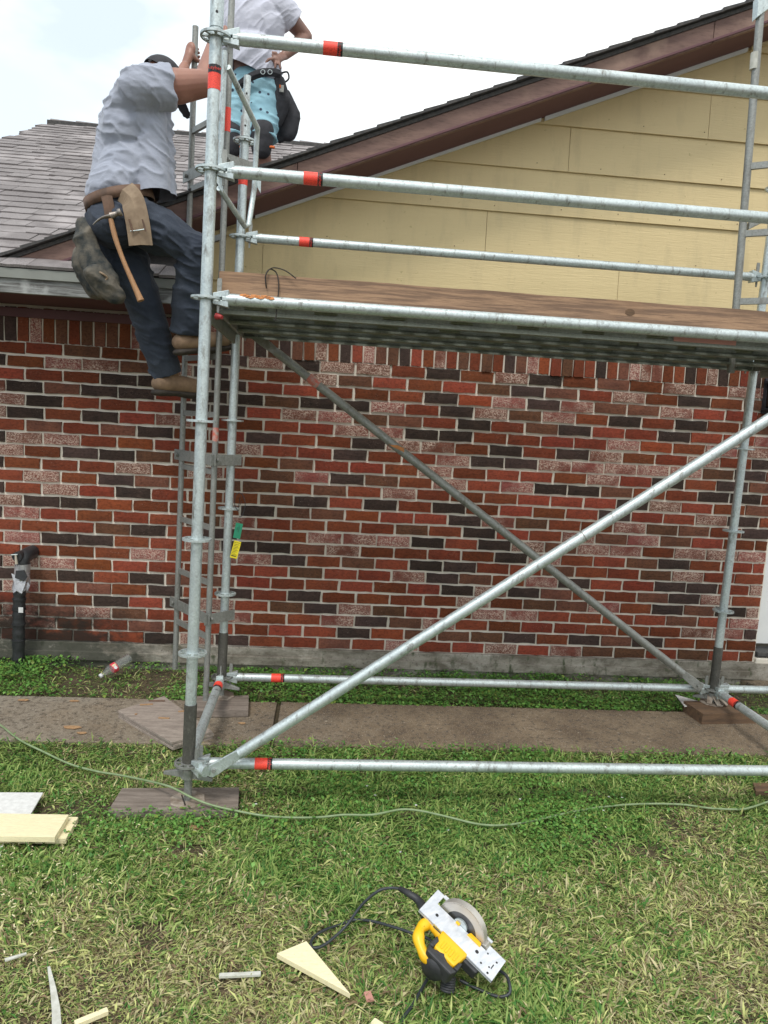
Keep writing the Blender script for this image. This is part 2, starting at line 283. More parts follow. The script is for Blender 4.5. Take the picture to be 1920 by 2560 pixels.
# ---------------------------------------------------------------- mesh helpers
def basis(d):
    d = V(d).normalized(); a = V((0, 0, 1)) if abs(d.z) < .9 else V((1, 0, 0))
    x = d.cross(a).normalized(); return x, d.cross(x).normalized(), d
class MB:
    def __init__(s): s.v = []; s.f = []; s.sm = []
    def add(s, vs, fs, smooth=False):
        o = len(s.v); s.v += [tuple(p) for p in vs]; s.f += [tuple(i+o for i in f) for f in fs]; s.sm += [smooth]*len(fs); return s
    def box(s, c, size, rx=V((1,0,0)), ry=V((0,1,0)), rz=V((0,0,1)), bev=0):
        c = V(c); h = V(size)*.5
        vs = [c+rx*(h.x*a)+ry*(h.y*b)+rz*(h.z*d) for a in (-1,1) for b in (-1,1) for d in (-1,1)]
        return s.add(vs, [(0,1,3,2),(4,6,7,5),(0,4,5,1),(2,3,7,6),(0,2,6,4),(1,5,7,3)])
    def hexa(s, vs): return s.add(vs, [(3,2,1,0),(4,5,6,7),(0,1,5,4),(1,2,6,5),(2,3,7,6),(3,0,4,7)])     # bottom loop 0-3 (ccw), top loop 4-7
    def slab(s, quad, t):       # quad = four top corners; extruded straight down by t
        return s.hexa([V(p)-V((0,0,t)) for p in quad]+[V(p) for p in quad])
    def tube(s, p0, p1, r0, r1=None, n=16, cap=True):
        r1 = r0 if r1 is None else r1; p0, p1 = V(p0), V(p1); x, y, d = basis(p1-p0); vs = []
        for p, r in ((p0, r0), (p1, r1)):
            vs += [p+x*(r*math.cos(2*math.pi*i/n))+y*(r*math.sin(2*math.pi*i/n)) for i in range(n)]
        s.add(vs, [(i, i+n, (i+1)%n+n, (i+1)%n) for i in range(n)], True)
        if cap: s.add(vs, [tuple(range(n)), tuple(range(2*n-1, n-1, -1))])
        return s
    def path(s, pts, r, n=10, cap=True, flat=None):
        pts = [V(p) for p in pts]; k = len(pts); rs = r if isinstance(r, (list, tuple)) else [r]*k; vs = []
        tan = [(pts[min(i+1, k-1)]-pts[max(i-1, 0)]).normalized() for i in range(k)]
        x, y, d = basis(tan[0])
        for i in range(k):
            x = (x-tan[i]*x.dot(tan[i])).normalized(); y = tan[i].cross(x)
            for j in range(n):
                a = 2*math.pi*j/n; vs.append(pts[i]+x*(rs[i]*math.cos(a))+y*(rs[i]*math.sin(a)*(flat or 1)))
        s.add(vs, [(a*n+j, a*n+(j+1)%n, (a+1)*n+(j+1)%n, (a+1)*n+j) for a in range(k-1) for j in range(n)], True)
        if cap: s.add(vs, [tuple(range(n-1, -1, -1)), tuple(range((k-1)*n, k*n))])
        return s
    def lathe(s, p0, d, prof, n=20):       # prof: list of (distance along d, radius)
        x, y, d = basis(d); p0 = V(p0); vs = []
        for a, r in prof: vs += [p0+d*a+x*(r*math.cos(2*math.pi*i/n))+y*(r*math.sin(2*math.pi*i/n)) for i in range(n)]
        return s.add(vs, [(a*n+j, (a+1)*n+j, (a+1)*n+(j+1)%n, a*n+(j+1)%n) for a in range(len(prof)-1) for j in range(n)], True)
    def prism(s, poly, o, ax, ay, az, t):  # 2-D polygon on (ax, ay) at o, thickness t along az (both sides)
        o = V(o); k = len(poly); lo = [o+ax*a+ay*b-az*(t/2) for a, b in poly]; hi = [p+az*t for p in lo]
        s.add(lo+hi, [tuple(range(k-1, -1, -1)), tuple(range(k, 2*k))]+[(i, (i+1)%k, (i+1)%k+k, i+k) for i in range(k)]); return s
    def rosette(s, c, up):
        x, y, d = basis(up); c = V(c); n = 48; R = (.0245, .033, .053, .0615); t = .0045; vs = []
        for z in (-t, t):
            for r in R: vs += [c+x*(r*math.cos(2*math.pi*i/n))+y*(r*math.sin(2*math.pi*i/n))+d*z for i in range(n)]
        I = lambda z, r, i: (z*4+r)*n+i % n
        fs = []
        for i in range(n):
            hole = (i % 6) not in (0, 1)
            for r in range(3):
                if r == 1 and hole: continue
                fs += [(I(0,r,i), I(0,r,i+1), I(0,r+1,i+1), I(0,r+1,i)), (I(1,r,i), I(1,r+1,i), I(1,r+1,i+1), I(1,r,i+1))]
            fs.append((I(0,3,i), I(0,3,i+1), I(1,3,i+1), I(1,3,i)))
            if hole: fs += [(I(0,1,i), I(1,1,i), I(1,1,i+1), I(0,1,i+1)), (I(0,2,i), I(0,2,i+1), I(1,2,i+1), I(1,2,i))]
            if i % 6 == 0: fs.append((I(0,1,i), I(0,2,i), I(1,2,i), I(1,1,i)))
            if i % 6 == 2: fs.append((I(0,1,i), I(1,1,i), I(1,2,i), I(0,2,i)))
        return s.add(vs, fs)
    def mesh(s, name, mat):
        me = bpy.data.meshes.new(name); me.from_pydata(s.v, [], s.f); me.materials.append(mat)
        me.polygons.foreach_set('use_smooth', s.sm); me.update(); return me
    def build(s, name, mat, parent=None, bevel=0):
        o = link(name, s.mesh(name, mat), parent)
        if bevel:
            b = o.modifiers.new('b', 'BEVEL'); b.width = bevel; b.segments = 2; b.limit_method = 'ANGLE'; b.angle_limit = .7
        return o
ROOT = {}
def link(name, me, parent=None):
    o = bpy.data.objects.new(name, me); COL.objects.link(o)
    if parent is not None:
        o.parent = parent
        if parent.name in ROOT: o.matrix_parent_inverse = Matrix.Translation(-ROOT[parent.name])
    return o
def tag(o, label=None, cat=None, group=None, kind=None):
    for k, v in (('label', label), ('category', cat), ('group', group), ('kind', kind)):
        if v: o[k] = v
    return o
def thing(name, loc, label, cat, group=None):
    o = bpy.data.objects.new(name, None); COL.objects.link(o); o.location = loc; o.empty_display_size = .1
    ROOT[o.name] = V(loc); return tag(o, label, cat, group)
def struct(o): o['kind'] = 'structure'; return o
def spline(pts, sub=8):
    pts = [V(p) for p in pts]; out_ = []
    for i in range(len(pts)-1):
        p0, p1, p2, p3 = pts[max(i-1, 0)], pts[i], pts[i+1], pts[min(i+2, len(pts)-1)]
        for k in range(sub):
            t = k/sub; out_.append(.5*((2*p1)+(p2-p0)*t+(2*p0-5*p1+4*p2-p3)*t*t+(3*p1-p0-3*p2+p3)*t**3))
    return out_+[pts[-1]]
def text_obj(name, body, size, o, ax, ay, mat, parent, depth=.0004):
    """flat raised lettering as mesh: origin o (centre), reading direction ax, up ay"""
    cu = bpy.data.curves.new(name, 'FONT'); cu.body = body; cu.size = size; cu.extrude = depth; cu.align_x = 'CENTER'; cu.align_y = 'CENTER'
    cu.resolution_u = 2
    tmp = bpy.data.objects.new(name, cu); me = bpy.data.meshes.new_from_object(tmp); bpy.data.objects.remove(tmp)
    az = ax.cross(ay); mt = Matrix((ax, ay, az)).transposed().to_4x4(); mt.translation = V(o); me.transform(mt)
    me.materials.clear(); me.materials.append(mat); return link(name, me, parent)

# ================================================================ GROUND
def gz(x, y):
    if y < -.75: return 0.0
    if y < -.58: return .035*(y+.75)/.17
    return .035
xs = [-300, -60, -15, -5]+[i*.1 for i in range(-30, 80, 2)]+[9, 20, 80, 300]; ys = [-300, -60, -15, -6]+[-5+.1*i for i in range(0, 60)]+[2, 6, 30, 120, 400]
b = MB(); b.add([(x, y, gz(x, y)+(.006*math.sin(x*3.1+y*2)*math.cos(y*4) if abs(x) < 8 and -5 < y < -.8 else 0)-.004) for y in ys for x in xs],
      [(j*len(xs)+i, j*len(xs)+i+1, (j+1)*len(xs)+i+1, (j+1)*len(xs)+i) for j in range(len(ys)-1) for i in range(len(xs)-1)], True)
struct(b.build('ground', M['soil']))
# walkway slabs
WY0, WY1, WZ = -.575, .015, .05
walk = struct(MB().slab([(-6, WY0+.01, .02), (9, WY0+.01, .02), (9, WY1-.01, .02), (-6, WY1-.01, .02)], .05).build('path', M['soil']))
for x0, x1 in ((-3.2, -1.45), (-1.43, .405-.0), (0, 0), (1.24, 5.16), (5.18, 7.5)):
    if x1 <= x0: continue
    pass
J1 = at(690, 1800, z=WZ).x
for k, (x0, x1) in enumerate(((-3.6, -1.9), (-1.88, J1-.012), (J1+.012, 4.62), (4.635, 7.5))):
    dz = (0, 0, .004, -.006)[k]
    MB().slab([(x0, WY0, WZ+dz), (x1, WY0, WZ+dz), (x1, WY1+(.12 if k == 3 else 0), WZ+dz), (x0, WY1, WZ+dz)], .09).build('concrete_slab', M['walk'], walk, .006)
# concrete by the door at the right
MB().slab([(4.66, .16, .075), (7.5, .16, .075), (7.5, .59, .075), (4.45, .59, .075)], .08).build('door_slab', M['walk'], walk, .006)

# ================================================================ HOUSE
WY = .6
BX, BZ, X0, ZB, BD = .2302, .0803, -.394, .1992, .048
ZT = ZB+24*BZ
XE = X0+21.5*BX
house = thing('brick_house', (2, WY, 0), 'single storey red brick house with yellow gable siding and brown shingle roof', 'house')
MB().box(((XE-4.0)/2, WY+.033, (ZB+2.42)/2), (XE+4.0, .05, 2.42-ZB)).build('mortar_bed', M['mortar'], house)
# foundation
fd = MB().box(((8-4)/2, WY+.03, ZB/2-.05), (12, .10, ZB+.1)); fd.box(((XE-4)/2, WY+.012, ZB-.085), (XE+4, .10, .06)); fd.build('foundation', M['found'], house, .004)
# bricks ---------------------------------------------------------------
def brick_mesh(nm, mat, L, H, seed):
    r = random.Random(seed); nx, nz = 5, 2; D = .045; vs = []
    for k in range(nz+1):
        for i in range(nx+1):
            ex = (i in (0, nx)); ez = (k in (0, nz)); j = .0026
            vs.append((-L/2+L*i/nx+(r.uniform(-j, j) if ex else 0), -.002-(0 if (ex or ez) else .0022)+r.uniform(-.0005, .0005), -H/2+H*k/nz+(r.uniform(-j, j) if ez else 0)))
    fs = [(k*(nx+1)+i, k*(nx+1)+i+1, (k+1)*(nx+1)+i+1, (k+1)*(nx+1)+i) for k in range(nz) for i in range(nx)]
    rim = [i for i in range(nx+1)]+[k*(nx+1)+nx for k in range(1, nz+1)]+[nz*(nx+1)+i for i in range(nx-1, -1, -1)]+[k*(nx+1) for k in range(nz-1, 0, -1)]
    n0 = len(vs); vs += [(vs[i][0], D, vs[i][2]) for i in rim]; q = len(rim)
    fs += [(rim[(i+1) % q], rim[i], n0+i, n0+(i+1) % q) for i in range(q)]
    me = bpy.data.meshes.new(nm); me.from_pydata(vs, [], fs); me.materials.append(mat); return me
MORT = .0145
BML = [[brick_mesh('brick', mt, BX-MORT, BZ-MORT, 10*i+j) for j in range(4)] for i, mt in enumerate(BM)]
BMH = [[brick_mesh('brick', mt, BX/2-MORT, BZ-MORT, 10*i+j+500) for j in range(2)] for i, mt in enumerate(BM)]
rb = random.Random(21)
def pick(row=0, x=0):
    q = rb.random()
    return 0 if q < .24 else 1 if q < .44 else 2 if q < .60 else 3 if q < .78 else 4 if q < .985 else 5
bricks = []
for row in range(24):                       # row 0 = bottom course
    z = ZB+BZ*(row+.5)+.0; sh = BD*row/23; off = (0 if row % 2 == 0 else .5)+(.0 if row else 0)
    jit = rb.uniform(-.006, .006)
    i = -15
    while True:
        xa = X0+(i+off)*BX+sh+jit; xb = xa+BX
        if xa > XE-.02: break
        if xb > XE-.01:                     # closer brick at the jamb
            if XE-xa > .07: bricks.append((XE-(XE-xa)/2-.003, z, min(XE-xa-.004, BX)/BX, True if XE-xa < .18 else False, pick()))
        else: bricks.append(((xa+xb)/2, z, 1, False, pick()))
        i += 1
# wall right of the door opening starts above the door head
for row in range(21, 24):
    pass
def vis(x, z):
    u, v = pix((x, WY, z)); return -60 < u < 1980 and -20 < v < 2600
order = sorted(bricks, key=lambda q: ((q[0]-CO.x)**2+(q[1]-CO.z)**2*1.0 if vis(q[0], q[1]) else 99))
def place(me, name, loc, par, sx=1, rot=None):
    o = bpy.data.objects.new(name, me); COL.objects.link(o); o.parent = par; o.matrix_parent_inverse = Matrix.Translation(-ROOT[house.name])
    o.location = loc; o.scale = (sx, 1, 1)
    if rot: o.rotation_euler = rot
    return o
def joined(items, name, par, attr=True):
    """items: (mesh, matrix) joined into one mesh with a per-piece value"""
    vs, fs, mi, bv, mats = [], [], [], [], []
    for me, mt in items:
        mm = me.materials[0]
        if mm not in mats: mats.append(mm)
        o = len(vs); k = mats.index(mm); r = random.random()
        vs += [tuple(mt @ v.co) for v in me.vertices]; bv += [r]*len(me.vertices)
        for p in me.polygons: fs.append(tuple(i+o for i in p.vertices)); mi.append(k)
    me = bpy.data.meshes.new(name); me.from_pydata(vs, [], fs)
    for mm in mats: me.materials.append(mm)
    me.polygons.foreach_set('material_index', mi); a = me.attributes.new('bv', 'FLOAT', 'POINT'); a.data.foreach_set('value', bv); me.update()
    o = link(name, me, par); o['kind'] = 'stuff'; return o
rest = []
for k, (x, z, sx, half, mi) in enumerate(order):
    me = (BMH[mi][rb.randrange(2)] if half else BML[mi][rb.randrange(4)]); ss = sx*2 if half else sx
    if half: ss = (sx*BX-.006)/(BX/2)
    loc = V((x+rb.uniform(-.002, .002), WY+rb.uniform(-.004, .0015), z+rb.uniform(-.002, .002)))
    rot = (0, rb.uniform(-.006, .006), 0)
    if k < 300: place(me, 'brick', loc, house, ss, rot)
    else: rest.append((me, Matrix.Translation(loc) @ Matrix.Diagonal((ss, 1, 1, 1))))
joined(rest, 'brick_field', house)
# soldier course
SW = .0775; SH = .215
SBM = [[brick_mesh('soldier_brick', mt, SW-.011, SH-.008, 900+10*i+j) for j in range(2)] for i, mt in enumerate(BM)]
x = X0-.045-SW*22; k = 0
while x < 7.2:
    proud = rb.choice((0, 0, 0, -.012, -.003)) if x > 1 else 0
    mi = pick()
    o = place(SBM[mi][k % 2], 'soldier_brick', V((x+SW/2, WY+proud, ZT+SH/2-.004+rb.uniform(-.003, .002)-(.006 if proud < -.01 else 0))), house, 1)
    k += 1; x += SW
# jamb return and white door at the right end
DZ = ZB+.05
MB().box((XE-.035, WY+.13, (ZB+ZT)/2), (.06, .16, ZT-ZB)).build('jamb_return', M['mortar'], house)
for row in range(24):
    mi = pick(); MB().box((XE-.03, WY+.12, ZB+BZ*(row+.5)), (.066, .15, BZ-MORT)).build('jamb_brick', BM[mi], house)
dr = MB().box((XE+.55, WY+.09, DZ+.06+1.0), (1.04, .04, 1.98)).build('door', M['trim_w'], house, .004)
for pz in (.55, 1.45):
    for px_ in (.31, .79): MB().box((XE+px_, WY+.066, DZ+.05+pz), (.34, .01, .7)).build('door_panel', M['trim_w'], dr, .003)
MB().box((XE+1.12, WY+.04, DZ+1.06), (.09, .10, 2.06)).build('door_trim', M['trim_w'], house, .003)
MB().box((XE+.56, WY+.04, DZ+2.06), (1.03, .10, .07)).build('door_trim', M['trim_w'], house, .003)
MB().box((XE+.56, WY+.07, DZ+.012), (1.10, .16, .03)).build('door_sill', M['shingle_dk'], house, .004)
MB().box((XE+.6, WY+.05, ZB+.0), (1.2, .13, .07)).build('sill_mortar', M['mortar'], house, .006)
MB().box((XE+2.4, WY+.032, 1.35), (2.5, .05, 2.3)).build('mortar_bed', M['mortar'], house)
# wall bricks right of the door, out of the frame: one field
it = []
for row in range(24):
    for i in range(9):
        xa = XE+1.18+i*BX+(BX/2 if row % 2 else 0); it.append((BML[pick()][i % 4], Matrix.Translation((xa+BX/2, WY, ZB+BZ*(row+.5)))))
joined(it, 'brick_field', house)
# main roof geometry -----------------------------------------------------
EY, EZ, SL = .085, 2.490, .5           # eave edge
RY, RZ = 5.15, 2.490+.5*(5.15-.085)
RX0 = -1.95; XG = .60                   # left rake, right end of the eave
def rz(y): return EZ+SL*(y-EY)
YR, GX0, GS = .23, -.43, .412           # gable rake plane
def gzr(x): return 2.566+GS*(x-GX0)
GXA = 5.9
def gtop(x): return gzr(x) if x < GXA else gzr(GXA)-GS*(x-GXA)
# roof deck under the shingles
for xa, xb, ya in ((RX0, XG, EY+.02), (XG, 7, WY+.06)):
    MB().hexa([(xa, ya, rz(ya)-.06), (xb, ya, rz(ya)-.06), (xb, RY, RZ-.06), (xa, RY, RZ-.06),
               (xa, ya, rz(ya)-.012), (xb, ya, rz(ya)-.012), (xb, RY, RZ-.012), (xa, RY, RZ-.012)]).build('roof_deck', M['shingle_dk'], house)
MB().hexa([(RX0, RY, RZ-.1), (7, RY, RZ-.1), (7, RY+5, RZ-2.6), (RX0, RY+5, RZ-2.6), (RX0, RY, RZ), (7, RY, RZ), (7, RY+5, RZ-2.5), (RX0, RY+5, RZ-2.5)]).build('rear_roof', M['shingle_dk'], house)
# gable-end wall of the left side and rear walls (closing the volume)
b = MB(); b.box((-3.98+0, 3.1, 1.2), (.05, 5, 2.45)); b.build('side_wall', M['mortar'], house)
# shingles: courses from the eave up, tabs of uneven width
cs, sn = 1/math.sqrt(1+SL*SL), SL/math.sqrt(1+SL*SL)
EXP = .168
def tab_mesh(wd, j):
    r = random.Random(j); D = EXP*1.25; t0 = .011; t1 = .002; n = 3; vs = []; wd -= .004
    for k, (yy, tt) in enumerate(((0, t0), (D, t1))):
        for i in range(n+1): vs.append((-wd/2+wd*i/n+(.0), yy+(r.uniform(-.003, .003) if k == 0 else 0), tt+(r.uniform(-.0012, .002) if k == 0 else 0)))
    lo = [(v[0], v[1], -.004) for v in vs[:n+1]]
    vs += lo
    fs = [(i, i+1, n+2+i, n+1+i) for i in range(n)]+[(2*n+2+i, 2*n+3+i, i+1, i) for i in range(n)]
    fs += [(2*n+2, 0, n+1), (n, 3*n+2, 2*n+1)]
    me = bpy.data.meshes.new('shingle'); me.from_pydata(vs, [], fs); me.materials.append(M['shingle']); return me
TW = [.15, .18, .215, .25]; TM = [[tab_mesh(wd, 7*i+j) for j in range(3)] for i, wd in enumerate(TW)]
Rroof = Matrix.Rotation(math.atan(SL), 4, 'X')
tabs = []; row = 0; s_ = 0
Lr = (RY-EY)/cs
while s_ < Lr-.05:
    y = EY+s_*cs; z = EZ+s_*sn; x = RX0+rb.uniform(-.25, 0)
    # valley: gable roof lies over the main roof where gable plane is higher
    while x < 6.8:
        i = rb.randrange(4); wd = TW[i]
        xm = x+wd/2; x += wd
        if xm < RX0+.02: continue
        if y < YR+.25 and xm > XG-.02 and y < WY: continue
        if y > YR and gtop(xm) > z+.02 and xm > GX0: continue
        lift = rb.choice((0, 0, .005))
        tabs.append((TM[i][rb.randrange(3)], V((xm, y, z+lift)), row))
    s_ += EXP; row += 1
def tvis(p):
    u, v = pix(p); return -80 < u < 1150 and -60 < v < 800
tabs.sort(key=lambda q: (q[1]-CO).length if tvis(q[1]) else 99)
rest = []
for k, (me, loc, rw) in enumerate(tabs):
    if k < 300: o = place(me, 'shingle', loc, house); o.rotation_euler = (math.atan(SL), 0, rb.uniform(-.004, .004))
    else: rest.append((me, Matrix.Translation(loc) @ Rroof))
joined(rest, 'shingle_field', house)
# ridge caps
nx_ = 30
for i in range(nx_):
    xa = RX0+i*.29
    if xa > 6.5: break
    MB().hexa([(xa, RY-.14, RZ-.065), (xa+.30, RY-.14, RZ-.075), (xa+.30, RY+.14, RZ-.075), (xa, RY+.14, RZ-.065),
               (xa, RY-.02, RZ+.035), (xa+.30, RY-.02, RZ+.022), (xa+.30, RY+.02, RZ+.022), (xa, RY+.02, RZ+.035)]).build('ridge_cap', M['shingle'], house)
MB().box(((RX0+6.5)/2, RY-.13, RZ-.065), (6.5-RX0, .012, .09)).build('ridge_vent', M['shingle_dk'], house)
# eave: drip edge, fascia, soffit, frieze
MB().box(((XG-4)/2, EY+.014, EZ-.034), (XG+4, .012, .052)).build('drip_edge', M['drip'], house)
MB().box(((XG-4)/2, EY+.04, EZ-.096), (XG+4, .035, .088)).build('fascia', M['grey_wood'], house, .003)
MB().box(((XG-4)/2, (EY+.05+WY)/2, EZ-.134), (XG+4, WY-EY-.05, .012)).build('soffit', M['burg'], house)
MB().box(((XG-4)/2, WY-.01, EZ-.19), (XG+4, .03, .055)).build('frieze_board', M['burg'], house, .002)
MB().prism([(EY+.03, EZ-.15), (WY, EZ-.15), (WY, rz(WY)-.03), (EY+.03, rz(EY+.03)-.02)], (XG+.0, 0, 0), V((0,1,0)), V((0,0,1)), V((1,0,0)), .03).build('eave_return', M['shingle_dk'], house)
# siding boards --------------------------------------------------------------
lines = [2.335, 2.58, 2.855, 3.13, 3.405, 3.68, 3.955, 4.23, 4.505, 4.78, 5.05]
joints = {0: [1.6, 4.2], 1: [.987, 3.30], 2: [2.4, 5.2], 3: [1.47, 4.9], 4: [2.9], 5: [3.802], 6: [3.0, 5.6], 7: [4.6], 8: [5.2], 9: []}
def soff(z): return (z-3.313)/.412+1.724        # x where the soffit line meets height z
for k in range(10):
    za, zb = lines[k], lines[k+1]+.02
    xl_a, xl_b = soff(za)-.06, soff(zb)-.06
    xl_a = max(xl_a, XG if za < 2.95 else -9); xl_b = max(xl_b, XG if za < 2.95 else -9)
    if k < 2: xl_a = xl_b = XG
    xr = 7.0 if k < 5 else 2*GXA-soff(zb)
    js = [j for j in joints[k] if xl_b < j < xr]; eds = [None]+js+[xr]
    for q in range(len(eds)-1):
        a0 = xl_a if q == 0 else eds[q]+.0015; a1 = xl_b if q == 0 else eds[q]+.0015; e = eds[q+1]-.0015
        if k == 2: a0, a1 = (max(.72, a0), max(.72+.0, a1)) if q == 0 else (a0, a1)
        yb, yt = WY-.022, WY-.006
        MB().hexa([(a0, yb, za), (e, yb, za), (e, yb+.012, za), (a0, yb+.012, za), (a1, yt, zb), (e, yt, zb), (e, yt+.012, zb), (a1, yt+.012, zb)]).build('siding_board', M['siding'], house)
nl = MB(); r_ = random.Random(5)
for k in range(2, 8):
    x = max(soff(lines[k+1]), .8)+.1
    while x < 6.5:
        c_ = V((x+r_.uniform(-.02, .02), WY-.0225, lines[k]+.035+r_.uniform(-.006, .006))); nl.tube(c_+V((0, .002, 0)), c_, .0035, n=6); x += .405
o = nl.build('nail_heads', M['leather_dk'], house); o['kind'] = 'stuff'
MB().prism([(XG-.1, 2.34), (7.2, 2.34), (7.2, 4.4), (GXA, 5.02), (XG-.1, 2.84)], (0, WY+.02, 0), V((1,0,0)), V((0,0,1)), V((0,1,0)), .03).build('gable_sheathing', M['siding'], house)
MB().box(((XG+7.2)/2, WY-.026, 2.335), (7.2-XG, .022, .012)).build('flashing', M['drip'], house)
# gable roof: rake fascia, soffit, shingle courses seen on edge ---------------
ax = V((1, 0, GS)).normalized(); az = V((-GS, 0, 1)).normalized(); AY = V((0, 1, 0))
def rake_piece(x0, x1, drop0, drop1, y0, y1, nm, mat, bev=0, zshift=0):
    vs = []
    for dd in (drop1, drop0):
        for (x, y) in ((x0, y0), (x1, y0), (x1, y1), (x0, y1)): vs.append((x, y, gzr(x)-dd+zshift))
    return MB().hexa(vs).build(nm, mat, house, bev)
nF = 3; segs = [(GX0+.05, 1.2), (1.203, 3.6), (3.603, GXA)]
for a, c in segs: rake_piece(a, c, .030, .150, YR+.0, YR+.035, 'rake_fascia', M['rake'], .003)
rake_piece(GX0+.1, GXA, .128, .143, YR-.008, YR-.001, 'rake_trim', M['burg'], .002)
rake_piece(GX0+.35, GXA, .134, .146, YR+.036, WY-.0, 'rake_soffit', M['burg'])
for a, c in ((soff(2.98), 1.5), (1.5, 2.7), (2.7, 4.0), (4.0, GXA)): rake_piece(a+.02, c-.004, .146, .164+.006*(a > 2), WY-.04, WY-.024, 'soffit_trim', M['trim_w'] if a < 3 else M['siding'])
# right slope of the gable (beyond the frame)
def rr_piece(d0, d1, y0, y1, nm, mat):
    vs = []
    for dd in (d1, d0):
        for (x, y) in ((GXA, y0), (7.4, y0), (7.4, y1), (GXA, y1)): vs.append((x, y, gtop(x)-dd))
    MB().hexa(vs).build(nm, mat, house)
rr_piece(.045, .185, YR, YR+.035, 'rake_fascia', M['rake']); rr_piece(0, .04, YR-.03, 6, 'gable_roof_right', M['shingle_dk'])
def gend(x): return EY+(gzr(x)-EZ)/SL+.05       # valley y where the gable roof meets the main roof
b = MB(); k = 30; vs = []
for i in range(k+1):
    x = GX0+(GXA-GX0)*i/k; vs += [(x, YR-.01, gzr(x)-.030), (x, max(gend(x), YR), gzr(x)-.030), (x, YR-.01, gzr(x)-.008), (x, max(gend(x), YR), gzr(x)-.008)]
b.add(vs, [f for i in range(k) for f in ((4*i, 4*i+1, 4*i+5, 4*i+4), (4*i+2, 4*i+6, 4*i+7, 4*i+3), (4*i, 4*i+4, 4*i+6, 4*i+2))]); b.build('gable_roof_deck', M['shingle_dk'], house)
s_ = 0; i = 0
while True:
    x0 = GX0-.03+i*.132; i += 1
    if x0 > GXA-.05: break
    D = .20; lift = .016; y0 = YR-.035-rb.uniform(0, .008); y1 = max(gend(x0)+.05, YR+.05)
    p0 = V((x0, 0, gzr(x0))); p1 = V((x0+D*ax.x, 0, gzr(x0+D*ax.x)))
    vs = [p0+az*-.003, p1+az*-.004, p1+az*.004, p0+az*(lift)]
    MB().prism([(v.x, v.z) for v in vs], (0, (y0+y1)/2, 0), V((1,0,0)), V((0,0,1)), V((0,-1,0)), y1-y0).build('shingle_course', M['shingle_dk'], house)
# wall lantern by the door
lp = at(1917, 990, y=WY-.03)
ln = thing('wall_lantern', (lp.x, WY, lp.z-.2), 'black boxy wall lantern on the brick at the right edge of the photo', 'lamp')
MB().box((lp.x+.05, WY-.012, lp.z), (.13, .02, .24)).build('back_plate', M['blackcloth'], ln, .004)
MB().box((lp.x+.055, WY-.085, lp.z+.0), (.12, .11, .15)).build('lamp_glass', M['eye'], ln, .006)
fr_ = MB()
for sx_ in (-.007, .117):
    for sy_ in (-.142, -.03): fr_.box((lp.x+sx_, WY+sy_, lp.z), (.014, .014, .18))
fr_.box((lp.x+.055, WY-.085, lp.z+.09), (.15, .14, .015)); fr_.box((lp.x+.055, WY-.085, lp.z-.09), (.15, .14, .015)); fr_.build('lamp_frame', M['blackcloth'], ln)
MB().path(spline([(lp.x-.03, WY-.02, lp.z+.26), (lp.x-.0, WY-.08, lp.z+.20), (lp.x+.05, WY-.085, lp.z+.10)]), .012).build('bracket', M['blackcloth'], ln)

# ================================================================ SCAFFOLD
FX, FY, FZ, SWD, SLN, TH, LX = .9017, -1.1215, .2127, 1.0964, 3.0339, .0092, .0118
SA = V((math.cos(TH), math.sin(TH), 0)); SB = V((-math.sin(TH), math.cos(TH), 0)); SU = V((LX, 0, 1)).normalized()
def S(a, b, h): return V((FX, FY, FZ))+SA*a+SB*b+V((LX*h, 0, h))
TR = .02415
scaf = thing('scaffold_tower', (2.4, -.55, 0), 'galvanised steel system scaffold bay standing in front of the brick wall', 'scaffold')
def band(par, c, d, r, tape='red_tape', L=.056, blk=.021, txt=True, flip=1):
    """tape wound round a tube: red band with a printed black band at its end"""
    d = V(d).normalized(); c = V(c)
    t_ = MB().tube(c, c+d*L, r+.0012, n=20).build('tape', M[tape], par)
    if blk:
        MB().tube(c+d*(L+.0005), c+d*(L+blk), r+.0013, n=20).build('printed_band', M['black_tape'], par)
        if txt:
            q = c+d*(L+blk/2); vd = (CO-q).normalized(); vd = (vd-d*vd.dot(d)).normalized()
            text_obj('lettering', 'Layher', .019, q+vd*(r+.0018), (d.cross(vd))*flip, -d*flip if False else vd.cross(d.cross(vd)*flip), M['print_red'], par)
def head(par, p, d, up, mat='galv', wedge=True):
    """wedge head: p = axis of the standard at the rosette, d = direction towards the ledger"""
    d = V(d).normalized(); s = up.cross(d).normalized(); b = MB()
    for z0, z1 in ((.006, .036), (-.034, -.006)):
        vs = []
        for z, k in ((z0, 0), (z1, 1)):
            e = 0 if (z > 0) == (k == 0) else -.012
            for a, ww in ((.028, .014), (.088, .023)):
                pass
            vs += [p+d*.028-s*.010+up*z*(.62 if abs(z) > .01 else 1), p+d*.028+s*.010+up*z*(.62 if abs(z) > .01 else 1), p+d*(.092)+s*.021+up*z, p+d*(.092)-s*.021+up*z]
        b.hexa([vs[0], vs[3], vs[2], vs[1], vs[4], vs[7], vs[6], vs[5]])
    b.hexa([p+d*.066-s*.02-up*.008, p+d*.094-s*.021-up*.008, p+d*.094+s*.021-up*.008, p+d*.066+s*.02-up*.008,
            p+d*.066-s*.02+up*.008, p+d*.094-s*.021+up*.008, p+d*.094+s*.021+up*.008, p+d*.066+s*.02+up*.008])
    b.tube(p+d*.085, p+d*.12, .0235, TR+.001, n=18)
    o = b.build('wedge_head', M[mat], par, .002)
    if wedge: MB().prism([(.046, -.055), (.054, -.055), (.062, .062), (.060, .082), (.044, .082), (.042, .062)], p, d, up, s, .006).build('wedge', M['galv_old'], par)
    return o
